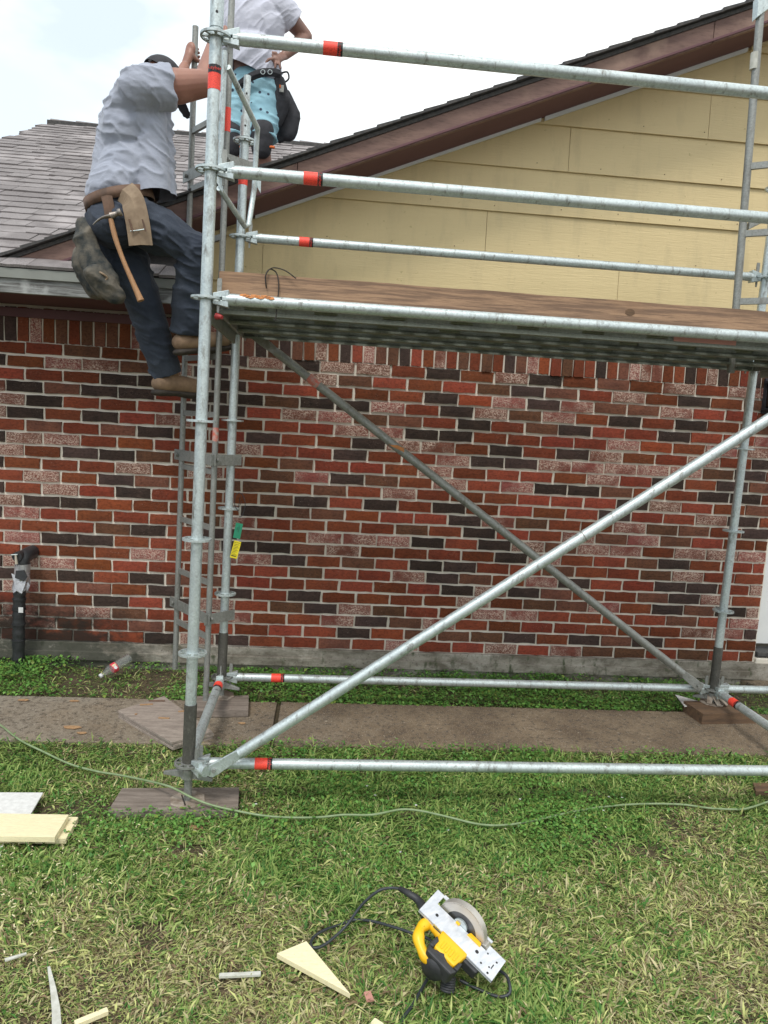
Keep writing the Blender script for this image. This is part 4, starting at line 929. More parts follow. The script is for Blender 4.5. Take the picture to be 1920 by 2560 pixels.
e0 = at(56, 1412, y=py0); MB().path(spline([e0-V((0,0,.03)), e0+V((0,0,.02)), e0+V((.008, .03, .055)), e0+V((.02, .14, .065))], 6), [.043]*19, 18).build('elbow', M['blackplastic'], pp)
e1 = at(42, 1392, y=py0-.06); MB().tube(e1, e1+V((0, .06, .0)), .030, n=16).build('cap', M['blackplastic'], pp)
MB().tube(e1+V((-.004, -.008, .012)), e1+V((.002, -.008, -.045)), .006, .009, n=10).build('valve_stem', M['pvc'], pp)
MB().tube(e1+V((-.03, -.008, .012)), e1+V((.008, -.008, .016)), .004, n=8).build('valve_stem', M['galv'], pp)
# bottle
c0 = at(250, 1691, z=.075); c1 = at(316, 1650, z=.145); bd = (c1-c0).normalized()
c0 = c0; Lb = .215
bt = thing('plastic_bottle', c0, 'empty clear ribbed plastic bottle with a red label lying in the weeds', 'bottle')
prof = [(.0, .0), (.0, .0125), (.018, .0125), (.02, .0135), (.026, .012), (.045, .022), (.065, .031), (.075, .0325), (.082, .031)]
prof += [(.115, .031)]
for i in range(8): prof += [(.12+i*.0115, .0325), (.126+i*.0115, .0285)]
prof += [(.213, .031), (.218, .022), (.214, 0)]
MB().lathe(c0, bd, prof, 24).build('bottle_body', M['pet'], bt)
MB().lathe(c0, bd, [(-.002, 0), (-.002, .0142), (.016, .0142), (.016, .0125)], 20).build('cap', M['white_pl'], bt)
lb = MB().lathe(c0, bd, [(.083, .0316), (.084, .0322), (.114, .0322), (.115, .0316)], 24).build('label', M['label_red'], bt)
vb = (CO-(c0+bd*.1)).normalized(); vb = (vb-bd*vb.dot(bd)).normalized(); xb = bd.cross(vb)
MB().prism([(-.009, -.010), (.008, -.012), (.010, .006), (0, .012), (-.010, .006)], c0+bd*.099+vb*.0322+xb*.004, bd, xb, vb, .001).build('label_print', M['white_pl'], lb)
MB().prism([(-.011, -.006), (.011, -.006), (.011, .006), (-.011, .006)], c0+bd*.099+vb*.029-xb*.014, bd, xb, vb, .004).build('label_print', M['cream'], lb)

# ---------------------------------------------------------------- circular saw
THS = math.radians(42)
def saw_frame(c):
    f = (c-CO).normalized(); r = CR-f*CR.dot(f); r.normalize(); u = r.cross(f)
    a = math.radians(41.5); X = (r*math.cos(a)-u*math.sin(a)).normalized(); B = (r*math.sin(a)+u*math.cos(a)).normalized(); T = -f
    X = (X+T*.06).normalized(); B = (B-X*B.dot(X)).normalized(); T = X.cross(B); T = T if T.dot(-f) > 0 else -T
    Yv = (B*math.cos(THS)-T*math.sin(THS)).normalized(); Nv = (B*math.sin(THS)+T*math.cos(THS)).normalized()
    return X, Yv, Nv
c = at(1166, 2334, z=.17); X, Yv, Nv = saw_frame(c)
low = min((X*x+Yv*y+Nv*n).z for x, y, n in ((-.07, -.03, -.21), (.02, -.02, -.20), (.09, -.03, -.16), (.17, -.075, 0), (.0, -.20, -.10), (-.12, -.12, -.13), (.05, -.20, -.1)))
c = at(1160, 2332, z=-low*.82); X, Yv, Nv = saw_frame(c)
ds = (c-CO).length/3.22
saw = thing('circular_saw', (c.x, c.y, 0), 'yellow and black corded circular saw resting on the grass with its metal shoe up', 'saw')
def W(x, y, n): return c+(X*x+Yv*y+Nv*n)*ds
def wprism(poly, n0, n1, nm, mat, bev=.002, par=None):
    return MB().prism([(a*ds, b_*ds) for a, b_ in poly], W(0, 0, (n0+n1)/2), X, Yv, Nv, abs(n1-n0)*ds).build(nm, M[mat], par or saw, bev)
# shoe with blade window: ring of pieces around the slot, joined as one plate
SLx, SWy = .172, .072
wx0, wx1, wy0, wy1 = -.138, .098, .012, .056
b = MB()
for (a0, a1, b0_, b1_) in ((-SLx, wx0, -SWy, SWy-.006), (wx1, SLx, -SWy, SWy-.03), (wx0, wx1, -SWy, wy0), (wx0, -.05, wy1, SWy), (.02, wx1, wy1, SWy-.004)):
    b.add([W(a0, b0_, 0), W(a1, b0_, 0), W(a1, b1_, 0), W(a0, b1_, 0), W(a0, b0_, -.004), W(a1, b0_, -.004), W(a1, b1_, -.004), W(a0, b1_, -.004)], [(0,1,2,3), (7,6,5,4), (0,4,5,1), (1,5,6,2), (2,6,7,3), (3,7,4,0)])
sh = b.build('shoe', M['shoe'], saw)
for k in range(2):
    y_ = -SWy if k == 0 else SWy-.006
    b = MB(); b.add([W(-SLx, y_, 0), W(SLx, y_, 0), W(SLx, y_, -.010), W(-SLx, y_, -.010), W(-SLx, y_+.003, 0), W(SLx, y_+.003, 0), W(SLx, y_+.003, -.010), W(-SLx, y_+.003, -.010)], [(0,1,2,3), (7,6,5,4), (0,4,5,1), (2,6,7,3), (0,3,7,4), (1,5,6,2)])
    if k == 0: b.build('shoe_lip', M['shoe'], saw)
for hx, hy, hr in ((-.112, -.030, .0065), (.075, -.022, .0072), (.108, -.046, .004), (.145, -.058, .0045), (.138, -.034, .0035), (.150, .006, .004), (.108, .008, .0035)):
    MB().tube(W(hx, hy, .0002), W(hx, hy, .0009), hr*ds, n=14).build('hole', M['print_black'], sh)
MB().prism([(-.009, -.0016), (.009, -.0016), (.009, .0016), (-.009, .0016)], W(.146, -.022, .0006), Yv, X, Nv, .001).build('slot', M['print_black'], sh)
# blade, upper guard (behind the shoe), lower guard (in front)
by = .033
def disc(r, y0, y1, cx, cn, nm, mat, a0=0, a1=360, n=40, inner=0, bev=0):
    b = MB(); vs = []
    full = (a1-a0) >= 360
    for i in range(n+1):
        a_ = math.radians(a0+(a1-a0)*i/n)
        for rr in (inner, r):
            for yy in (y0, y1): vs.append(W(cx+rr*math.cos(a_), yy, cn+rr*math.sin(a_)))
    fs = []
    for i in range(n):
        q, p = 4*i, 4*i+4; fs += [(q, p, p+2, q+2), (q+1, q+3, p+3, p+1), (q+2, p+2, p+3, q+3), (q, q+1, p+1, p)]
    if not full: fs += [(0, 2, 3, 1), (4*n, 4*n+1, 4*n+3, 4*n+2)]
    b.add(vs, fs); return b.build(nm, M[mat], saw, bev)
bcx, bcn = -.022, -.020
disc(.088, by-.001, by+.001, bcx, bcn, 'saw_blade', 'blade')
# lower guard: rounded cover over the projecting blade
disc(.101, by-.013, by-.010, bcx, bcn, 'lower_guard', 'guard', -6, 186, 36, .068)
disc(.069, by-.0118, by-.0095, bcx, bcn, 'guard_disc', 'blade', 0, 180, 30, .0)
disc(.101, by+.010, by+.013, bcx, bcn, 'lower_guard_rear', 'guard', -6, 186, 36, .0)
disc(.104, by-.013, by+.013, bcx, bcn, 'guard_rim', 'guard', -8, 188, 40, .099)
b = MB()
for i in range(26):
    a_ = math.radians(170-i*6.4); b.prism([(0, -.0007), (.034, -.0004), (.034, .0012), (0, .0007)], W(bcx+.053*math.cos(a_-.1), by-.0018, bcn+.053*math.sin(a_-.1)), (X*math.cos(a_)+Nv*math.sin(a_)), (X*-math.sin(a_)+Nv*math.cos(a_)), Yv, .0006)
b.build('guard_vent', M['galv_old'], saw)
MB().prism([(-.008, -.012), (.012, -.012), (.016, .004), (.004, .016), (-.010, .008)], W(bcx+.104, by, bcn+.012), X, Nv, Yv, .03*ds).build('guard_stop', M['guard'], saw, .002)
disc(.030, by-.020, by-.0125, bcx-.004, bcn+.014, 'blade_clamp', 'galv', 0, 180, 20, .0)
wprism([(.012, .002), (.074, .002), (.070, .018), (.02, .020)], -.002, .006, 'yellow_insert', 'dw_yellow')
wprism([(-.046, .004), (-.028, .004), (-.028, .014), (-.046, .016)], .001, .006, 'warning_label', 'dw_yellow')
MB().prism([(-.02, -.014), (.022, -.012), (.012, .016), (-.012, .012)], W(.094, by, -.02), X, Nv, Yv, .012).build('red_lever', M['redpl'], saw, .002)
disc(.098, by-.02, by+.02, bcx, bcn, 'upper_guard', 'dw_yellow', 182, 358, 30, .0, 0)
# motor housing: cylinder along -Y from the blade, behind the shoe
mot = MB(); mot.lathe(W(-.012, -.01, -.052), -Yv, [(0, 0), (0, .046*ds), (.03*ds, .050*ds), (.075*ds, .050*ds), (.085*ds, .046*ds), (.086*ds, 0)], 28); mot.build('motor_housing', M['dw_yellow'], saw)
cap_ = MB(); cap_.lathe(W(-.012, -.094, -.052), -Yv, [(0, 0), (0, .052*ds), (.012*ds, .056*ds), (.055*ds, .056*ds), (.075*ds, .050*ds), (.092*ds, .040*ds), (.093*ds, 0)], 12); cap_.build('motor_end_cap', M['dw_black'], saw)
# flat motor face with ribs (toward the viewer)
wprism([(-.048, -.146), (.046, -.146), (.060, -.060), (-.066, -.060)], -.030, .004, 'motor_face', 'dw_yellow', .008)
for i in range(4):
    wprism([(-.032+.019*i, -.130), (-.022+.019*i, -.130), (-.022+.019*i, -.096), (-.032+.019*i, -.096)], .002, .008, 'motor_rib', 'dw_yellow', .002)
wprism([(-.068, -.152), (-.050, -.152), (-.046, -.112), (-.064, -.100)], -.034, .006, 'rubber_bumper', 'dw_black', .004)
wprism([(.046, -.152), (.064, -.150), (.062, -.108), (.050, -.120)], -.034, .006, 'rubber_bumper', 'dw_black', .004)
wprism([(-.058, -.180), (.052, -.180), (.064, -.150), (-.068, -.150)], -.06, .003, 'rubber_bumper', 'dw_black', .006)
# handle loop
hpts = [W(-.120, -.060, -.030), W(-.128, -.092, -.028), W(-.122, -.125, -.026), W(-.104, -.150, -.028), W(-.072, -.166, -.034), W(-.046, -.168, -.040), W(-.026, -.160, -.05)]
sp_ = spline(hpts, 6); MB().path(sp_, [.0205*ds+.002*math.sin(i*.5) for i in range(len(sp_))], 16).build('rear_handle', M['dw_yellow'], saw)
MB().path(spline([W(-.125, -.050, -.028), W(-.100, -.058, -.024), W(-.072, -.064, -.022), W(-.045, -.070, -.024)], 6), .020*ds, 14).build('handle_bridge', M['dw_yellow'], saw)
lb = wprism([(-.098, -.079), (-.056, -.079), (-.056, -.067), (-.098, -.067)], -.004, -.001, 'brand_plate', 'dw_black', .001)
text_obj('lettering', 'DEWALT', .0115*ds, W(-.077, -.073, .0), X, Yv, M['print_yellow'], lb)
for hx, hy in ((-.118, -.068), (-.1245, -.100), (-.055, -.092)):
    MB().tube(W(hx, hy, -.012), W(hx, hy, -.0095), .0045*ds, n=12).build('screw_hole', M['print_black'], saw)
wprism([(.03, -.085), (.115, -.085), (.12, -.06), (.03, -.05)], -.05, -.012, 'bevel_bracket', 'dw_black', .004)
wprism([(-.135, -.062), (.10, -.066), (.10, -.05), (-.135, -.05)], -.016, -.0045, 'yellow_skirt', 'dw_yellow', .002)
b = MB()
for i in range(6): b.lathe(W(.045+.004*i, -.120-.004*i, -.08-.006*i), (X*.5-Yv*.5-Nv*.9), [(0, 0), (0, .026*ds), (.005*ds, .028*ds), (.009*ds, .026*ds), (.009*ds, 0)], 16)
b.build('front_knob', M['dw_black'], saw)
# power cord
h0 = W(-.150, -.040, -.03)
MB().path(spline([W(-.135, -.048, -.03), at(1050, 2256, z=h0.z), at(1022, 2234, z=h0.z+.01), at(1000, 2222, z=h0.z)], 5), [.019, .018, .017, .016, .015, .014, .013, .0125, .012, .0115, .011, .0105, .010, .0095, .009, .0085], 14).build('strain_relief', M['dw_black'], saw)
cp = [(1000, 2222, h0.z), (975, 2220, h0.z-.005), (945, 2228, .17), (905, 2262, .12), (865, 2315, .06), (820, 2356, .035), (790, 2370, .03), (777, 2362, .03), (785, 2342, .03), (812, 2325, .028), (850, 2312, .02), (885, 2300, .02), (930, 2303, .03), (985, 2318, .045), (1030, 2333, .05), (1075, 2350, .05), (1110, 2400, .04)]
pc = MB().path(spline([at(a, b_, z=z) for a, b_, z in cp], 7), .0050, 10).build('power_cord', M['black_cord'], saw)
MB().path(spline([at(a, b_, z=z) for a, b_, z in ((1110, 2420, .03), (1075, 2440, .03), (1050, 2480, .025), (1030, 2515, .02), (1005, 2550, .02), (990, 2600, .02))], 7), .0050, 10).build('power_cord', M['black_cord'], saw)
MB().path(spline([at(a, b_, z=z) for a, b_, z in ((1150, 2450, .03), (1200, 2475, .02), (1245, 2491, .02), (1272, 2485, .03), (1274, 2462, .045), (1262, 2435, .05), (1230, 2420, .05))], 7), .0050, 10).build('power_cord', M['black_cord'], saw)

# ================================================================ GRASS AND WEEDS
def patch(x, y, f, s): 
    """smooth value noise on arrays"""
    r = np.random.default_rng(s); g = r.random((64, 64)); u, v = (x*f) % 63, (y*f) % 63; i, j = np.floor(u).astype(int), np.floor(v).astype(int); a, b_ = u-i, v-j
    a = a*a*(3-2*a); b_ = b_*b_*(3-2*b_); i2, j2 = (i+1) % 64, (j+1) % 64
    return (g[i, j]*(1-a)+g[i2, j]*a)*(1-b_)+(g[i, j2]*(1-a)+g[i2, j2]*a)*b_
def fbm(x, y, f, s): return .55*patch(x+50, y+50, f, s)+.3*patch(x+50, y+50, f*2.3, s+1)+.15*patch(x+50, y+50, f*5.1, s+2)
def inquad(x, y, q):
    s = np.ones_like(x, bool); k = len(q); ar = sum(q[i].x*q[(i+1) % k].y-q[(i+1) % k].x*q[i].y for i in range(k))
    for i in range(k):
        p, r = q[i], q[(i+1) % k]; cr_ = (r.x-p.x)*(y-p.y)-(r.y-p.y)*(x-p.x); s &= (cr_*np.sign(ar) > 0)
    return s
EXQ = [[at(a, b_, z=.0) for a, b_ in q] for q in ([(300, 1984), (602, 1982), (598, 2040), (262, 2044)], [(-300, 1990), (104, 1990), (60, 2060), (-300, 2060)], [(-400, 2050), (190, 2060), (155, 2112), (-440, 2110)],
       [(706, 2394), (768, 2370), (868, 2492)])]
def dryness(x, y):
    n = fbm(x, y, 1.3, 11); n2 = fbm(x, y, 4.5, 31)
    d = .24+1.7*(n-.5)+1.3*(n2-.5)
    d += .36*np.clip((-1.35-y)/.7, 0, 1)                       # drier toward the camera
    d += .16*np.clip((1.0-x)/1.2, 0, 1)*np.clip((-1.2-y)/.5, 0, 1)
    d -= .35*np.exp(-((x-1.9)**2/1.1+(y+1.05)**2/.12))         # lush band by the cord
    return np.clip(d, 0, 1)
def blades(n, x0, x1, y0, y1, smul=1, margin=None):
    x = RNG.uniform(x0, x1, n); y = RNG.uniform(y0, y1, n)
    keep = np.ones(n, bool)
    for q in EXQ: keep &= ~inquad(x, y, q)
    dr = dryness(x, y); keep &= RNG.random(n) > .25*np.clip((dr-.65)*2, 0, 1)
    keep &= RNG.random(n) > .80*np.clip((fbm(x, y, 4.2, 77)-.60)*6, 0, 1)
    x, y, dr = x[keep], y[keep], dr[keep]; n = len(x)
    L = (.016+.052*RNG.random(n)**1.9)*smul*(1-.25*dr)*(.55+.9*fbm(x, y, 3.2, 5)); wd = (.0011+.0030*RNG.random(n)**1.5)*(.85+.2*smul)
    thin = RNG.random(n) < .2+.5*dr; wd[thin] *= .42; L[thin] *= 1.25
    az_ = RNG.uniform(0, 2*np.pi, n); lean = RNG.uniform(.25, 1.4, n); curl = RNG.uniform(.1, 1.0, n); cl_ = fbm(x, y, 7, 61)*12; az_ = np.where(RNG.random(n) < .45, cl_+RNG.normal(0, .5, n), az_); lean = np.where(thin, np.maximum(lean, 1.1), lean)
    z0 = np.where(y < -.75, 0, np.clip(.035*(y+.75)/.17, 0, .035))+RNG.uniform(-.004, .010, n)
    dx, dy = np.cos(az_), np.sin(az_); sx, sy = -dy, dx
    tw = RNG.uniform(-.6, .6, n)
    def pt(t):
        a_ = lean+curl*t; r_ = L*t*np.sin(np.clip(a_, 0, 1.65)); h = L*t*np.cos(np.clip(a_, 0, 1.52))
        return x+dx*r_, y+dy*r_, z0+h
    vs = np.zeros((n, 5, 3))
    for k, (t, ww) in enumerate(((0, .55), (.5, 1.0))):
        px_, py_, pz_ = pt(t)
        for s2, q in ((-1, 0), (1, 1)):
            vs[:, 2*k+q, 0] = px_+s2*sx*wd*ww; vs[:, 2*k+q, 1] = py_+s2*sy*wd*ww; vs[:, 2*k+q, 2] = pz_+s2*wd*ww*tw
    px_, py_, pz_ = pt(1.0); vs[:, 4, 0], vs[:, 4, 1], vs[:, 4, 2] = px_, py_, np.maximum(pz_, .002)
    r_ = RNG.random(n); g1 = np.array([.170, .300, .060]); g2 = np.array([.37, .45, .145]); g3 = np.array([.060, .165, .030]); st_ = np.array([.60, .54, .30]); br_ = np.array([.27, .19, .11]); yl = np.array([.58, .60, .23])
    c_ = g1+(g2-g1)*RNG.random((n, 1)); m_ = r_ < .28; c_[m_] = g3*RNG.uniform(.8, 1.4, (m_.sum(), 1))
    q = RNG.random(n) < dr*.80; qq = RNG.random(n)
    for lo, hi, cc in ((0, .36, st_), (.36, .60, br_), (.60, 1, yl)):
        m_ = q & (qq >= lo) & (qq < hi); c_[m_] = cc*RNG.uniform(.65, 1.15, (m_.sum(), 1))
    return vs, c_
def blade_mesh(name, parts, mat):
    vs = np.concatenate([p[0] for p in parts]); c_ = np.concatenate([p[1] for p in parts]); n = len(vs); me = bpy.data.meshes.new(name)
    me.vertices.add(n*5); me.vertices.foreach_set('co', vs.reshape(-1)); base = np.arange(n)[:, None]*5
    quads = (base+np.array([0, 1, 3, 2])).reshape(-1); tris = (base+np.array([2, 3, 4])).reshape(-1)
    me.loops.add(n*7); me.polygons.add(n*2); me.loops.foreach_set('vertex_index', np.concatenate([quads, tris]).astype(np.int32))
    me.polygons.foreach_set('loop_start', np.concatenate([np.arange(n)*4, n*4+np.arange(n)*3]).astype(np.int32))
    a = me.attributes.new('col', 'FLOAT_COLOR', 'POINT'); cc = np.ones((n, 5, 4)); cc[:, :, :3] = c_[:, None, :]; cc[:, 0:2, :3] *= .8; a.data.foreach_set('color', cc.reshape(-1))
    me.update(calc_edges=True); me.validate(); me.polygons.foreach_set('use_smooth', np.ones(n*2, bool)); me.materials.append(mat)
    o = link(name, me); o['kind'] = 'stuff'; return o
K = GRASSK if 'GRASSK' in globals() else 1.0
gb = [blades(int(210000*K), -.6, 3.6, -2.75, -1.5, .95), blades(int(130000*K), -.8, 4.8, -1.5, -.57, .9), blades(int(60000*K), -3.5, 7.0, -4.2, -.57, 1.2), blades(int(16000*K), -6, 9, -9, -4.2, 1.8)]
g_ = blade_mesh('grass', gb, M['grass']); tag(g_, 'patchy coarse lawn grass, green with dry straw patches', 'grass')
# leafy weeds: small rounded leaves on short stems
def leaves(n, fx, hfun, size, zb, cols):
    x, y = fx(n); n = len(x); h = hfun(x, y)*RNG.uniform(.25, 1, n)**.7; s_ = (.45+1.15*RNG.random(n)**2)*size; az_ = RNG.uniform(0, 6.283, n); ti = RNG.uniform(-.2, .75, n)
    dx, dy = np.cos(az_), np.sin(az_); vs = np.zeros((n, 5, 3)); z = zb(x, y)+h
    for k, (u, v) in enumerate(((0, -.0), (.5, -.5), (.5, .5), (1.0, .0), (0, 0))): pass
    # base, left, right, tip with a fold
    pts = ((-.5, -.12, 0), (-.5, .12, 0), (.0, -.42, .10), (.0, .42, .10), (.55, 0, -.05))
    for k, (u, v, w_) in enumerate(pts):
        uu, vv = u*s_, v*s_; vs[:, k, 0] = x+dx*uu*np.cos(ti)-dy*vv; vs[:, k, 1] = y+dy*uu*np.cos(ti)+dx*vv; vs[:, k, 2] = z-uu*np.sin(ti)+w_*s_
    c_ = cols[0]+(cols[1]-cols[0])*RNG.random((n, 1)); m_ = RNG.random(n) < .12; c_[m_] = np.array([.22, .30, .06])*RNG.uniform(.8, 1.2, (m_.sum(), 1)); return vs, c_
lc = (np.array([.060, .180, .030]), np.array([.20, .40, .085]))
def strip(n):       # weeds between the walkway and the wall
    x = RNG.uniform(-1.8, 4.6, n); y = RNG.uniform(.0, .585, n)
    bare = np.exp(-((x-.22)**2/.10+(y-.15)**2/.05))+np.exp(-((x-.05)**2/.05+(y-.45)**2/.03)); dens = .30+.9*(fbm(x, y, 2.4, 3)-.35)
    k = RNG.random(n) < np.clip(dens*1.55-.12-bare*1.3, .03, 1); k &= ~((x > 4.2) & (y > .1)); return x[k], y[k]
def hs(x, y): return .012+.085*np.clip(fbm(x, y, 3.4, 9)-.22, 0, 1)+.06*np.exp(-((x+.35)**2/.12+(y-.3)**2/.1))*1.0+.015*(y > .4)
def lush(n):        # clover band on the lawn
    x = RNG.uniform(-.6, 5.2, n); y = RNG.uniform(-1.75, -.56, n); d = 1.5*np.exp(-((x-2.0)**2/2.2+(y+1.12)**2/.09))+.9*np.exp(-((y+.62)**2/.006))+.5*np.exp(-((x-.25)**2/.3+(y+.9)**2/.1))+.22*(x > .9)+.06
    k = RNG.random(n) < np.clip(d*(.04+3.2*np.clip(fbm(x, y, 3.1, 41)-.42, 0, 1)), 0, 1)
    for q in EXQ: k &= ~inquad(x, y, q)
    return x[k], y[k]
zlow = lambda x, y: np.where(y > -.58, .035, np.where(y < -.75, 0, .035*(y+.75)/.17))
lv = [leaves(int(52000*K), strip, hs, .017, zlow, lc), leaves(int(80000*K), lush, lambda x, y: .030+.045*fbm(x, y, 3, 8), .0135, zlow, lc)]
wd_ = blade_mesh('weeds', lv, M['leaf']); tag(wd_, 'low leafy weeds and clover along the wall and in the lawn', 'weeds')
def bl2(n, x0, x1, y0, y1):
    v_, c_ = blades(n, x0, x1, y0, y1, .9); v_[:, :, 2] += .0; return v_, c_
sg = [bl2(int(16000*K), -1.8, 4.6, .02, .58)]
s_o = blade_mesh('strip_grass', sg, M['grass']); tag(s_o, 'thin dry grass between the walkway and the wall', 'grass')
# tiny white flowers and debris crumbs
b = MB()
for px_, py_ in ((1040, 2013), (1522, 1992), (1555, 1994), (1440, 2043), (1508, 2026), (918, 1965), (938, 1988), (1300, 1998), (1000, 2130), (1120, 2075), (640, 2010), (60, 2000)):
    c_ = at(px_, py_, z=.035); 
    for i in range(4):
        a_ = i*1.571; b.prism([(0, -.0015), (.005, -.0028), (.006, .0028), (0, .0015)], c_, V((math.cos(a_), math.sin(a_), .2)), V((-math.sin(a_), math.cos(a_), 0)), V((0, 0, 1)), .0006)
o = b.build('clover_flowers', M['white_pl']); o['kind'] = 'stuff'
b = MB(); r_ = random.Random(8)
for i in range(300):
    x_, y_ = r_.uniform(-1, 4.8), r_.uniform(-.56, .0); s_ = r_.choice((.0012, .002, .002, .003, .004)); a_ = r_.uniform(0, 3)
    b.box((x_, y_, .0525+s_*.2), (s_*r_.uniform(1, 3.5), s_, s_*.5), V((math.cos(a_), math.sin(a_), 0)), V((-math.sin(a_), math.cos(a_), 0)))
o = b.build('walkway_debris', M['plate']); o['kind'] = 'stuff'

# ================================================================ PEOPLE
def ico(sub=3):
    bm = bmesh.new(); bmesh.ops.create_icosphere(bm, subdivisions=sub, radius=1); me = bpy.data.meshes.new('t'); bm.to_mesh(me); bm.free()
    v = np.array([tuple(q.co) for q in me.vertices]); f = [tuple(p.vertices) for p in me.polygons]; bpy.data.meshes.remove(me); return v, f
ICO = ico(3)
class Body:
    """limbs and masses fused into one continuous surface"""
    def __init__(s): s.v = []; s.f = []
    def _add(s, v, f): o = len(s.v); s.v += [tuple(p) for p in v]; s.f += [tuple(i+o for i in q) for q in f]
    def ell(s, c, r, ax_=None):
        A = ax_ or (V((1,0,0)), V((0,1,0)), V((0,0,1))); R = np.array([list(a) for a in A]); s._add((ICO[0]*np.array(r)) @ R + np.array(c), ICO[1]); return s
    def cap(s, a, b, ra, rb=None, flat=1.0, fd=None, fe=False):
        """rounded cone from a to b; flat squashes it along direction fd"""
        rb = ra if rb is None else rb; a, b = V(a), V(b); x, y, d = basis(b-a)
        if fd is not None: y = (V(fd)-d*V(fd).dot(d)).normalized(); x = y.cross(d)
        n = 20; rows = []
        for t in (-90, -60, -30, 0): rows.append((a, ra*math.sin(math.radians(t)), ra*math.cos(math.radians(t))))
        for t in (0, 30, 60, 90): rows.append((b, 0 if fe else rb*math.sin(math.radians(t)), rb*(1-t/91) if fe else rb*math.cos(math.radians(t))))
        vs = []
        for c, h, r in rows:
            r = max(r, 1e-4)
            for i in range(n): q = 2*math.pi*i/n; vs.append(c+d*h+x*(r*math.cos(q))+y*(r*flat*math.sin(q)))
        fs = [(k*n+i, k*n+(i+1) % n, (k+1)*n+(i+1) % n, (k+1)*n+i) for k in range(7) for i in range(n)]+[tuple(range(n-1, -1, -1)), tuple(range(7*n, 8*n))]
        s._add(vs, fs); return s
    def chain(s, pts, rs, flat=1.0, fd=None, fe=False):
        for i in range(len(pts)-1): s.cap(pts[i], pts[i+1], rs[i], rs[i+1], flat, fd, fe and i == len(pts)-2)
        return s
    def build(s, name, mat, parent, vox=.009, smooth=6, fold=None, cut=None):
        me = bpy.data.meshes.new(name); me.from_pydata(s.v, [], s.f); o = bpy.data.objects.new(name, me); COL.objects.link(o)
        r = o.modifiers.new('r', 'REMESH'); r.mode = 'VOXEL'; r.voxel_size = vox; r.use_smooth_shade = True
        if smooth: q = o.modifiers.new('s', 'SMOOTH'); q.iterations = smooth; q.factor = .5
        dg = bpy.context.evaluated_depsgraph_get(); dg.update(); m2 = bpy.data.meshes.new_from_object(o.evaluated_get(dg)); bpy.data.objects.remove(o); bpy.data.meshes.remove(me)
        n = len(m2.vertices); co = np.zeros(n*3); m2.vertices.foreach_get('co', co); co = co.reshape(-1, 3)
        if cut is not None:
            bm = bmesh.new(); bm.from_mesh(m2)
            for (pc, pn) in cut:
                bmesh.ops.bisect_plane(bm, geom=bm.verts[:]+bm.edges[:]+bm.faces[:], plane_co=pc, plane_no=pn, clear_outer=True)
            bm.to_mesh(m2); bm.free(); n = len(m2.vertices); co = np.zeros(n*3); m2.vertices.foreach_get('co', co); co = co.reshape(-1, 3)
        if fold is not None:
            nm = np.zeros(n*3); m2.vertices.foreach_get('normal', nm); nm = nm.reshape(-1, 3); co = co+nm*fold(co)[:, None]; m2.vertices.foreach_set('co', co.reshape(-1))
        m2.materials.clear(); m2.materials.append(mat); m2.polygons.foreach_set('use_smooth', np.ones(len(m2.polygons), bool)); m2.update(); m2.name = name
        return link(name, m2, parent)
def vnoise(p, seed):
    """smooth 3-D value noise on an (n, 3) array, 0..1"""
    g = np.random.default_rng(seed).random((32, 32, 32)); q = p+1000.3; i0 = np.floor(q).astype(int); f = q-i0; f = f*f*(3-2*f); i0 %= 32; i1 = (i0+1) % 32; o = 0
    for a in (0, 1):
        for b_ in (0, 1):
            for c_ in (0, 1):
                wx = (f[:, 0] if a else 1-f[:, 0])*(f[:, 1] if b_ else 1-f[:, 1])*(f[:, 2] if c_ else 1-f[:, 2])
                o = o+wx*g[(i1 if a else i0)[:, 0], (i1 if b_ else i0)[:, 1], (i1 if c_ else i0)[:, 2]]
    return o
def folds(axis, freq, amp, warp=1.0, seed=0):
    """cloth creases: irregular ridges running across the axis, of uneven length and depth"""
    a = V(axis).normalized(); x, y, d = basis(a); Rm = np.array([list(x), list(y), list(d)])
    def f(co):
        q = co @ Rm.T; wv = np.stack([vnoise(co*5, seed+7), vnoise(co*5, seed+8), vnoise(co*5, seed+9)], 1)-.5
        q = q+wv*.10*warp; k = freq/6.0
        n1 = vnoise(q*np.array([k*.30, k*.30, k]), seed); n2 = vnoise(q*np.array([k*.6, k*.6, k*1.9])+5, seed+1); n3 = vnoise(co*9, seed+2); n4 = vnoise(co*4.2, seed+3)
        r1 = 1-np.abs(2*n1-1); r2 = 1-np.abs(2*n2-1)
        return amp*(2.6*(r1**3-.3)*np.clip(n4*2-.3, 0, 1.2)+1.2*(r2**2.5-.3)*n3+.5*(n4-.5))
    return f
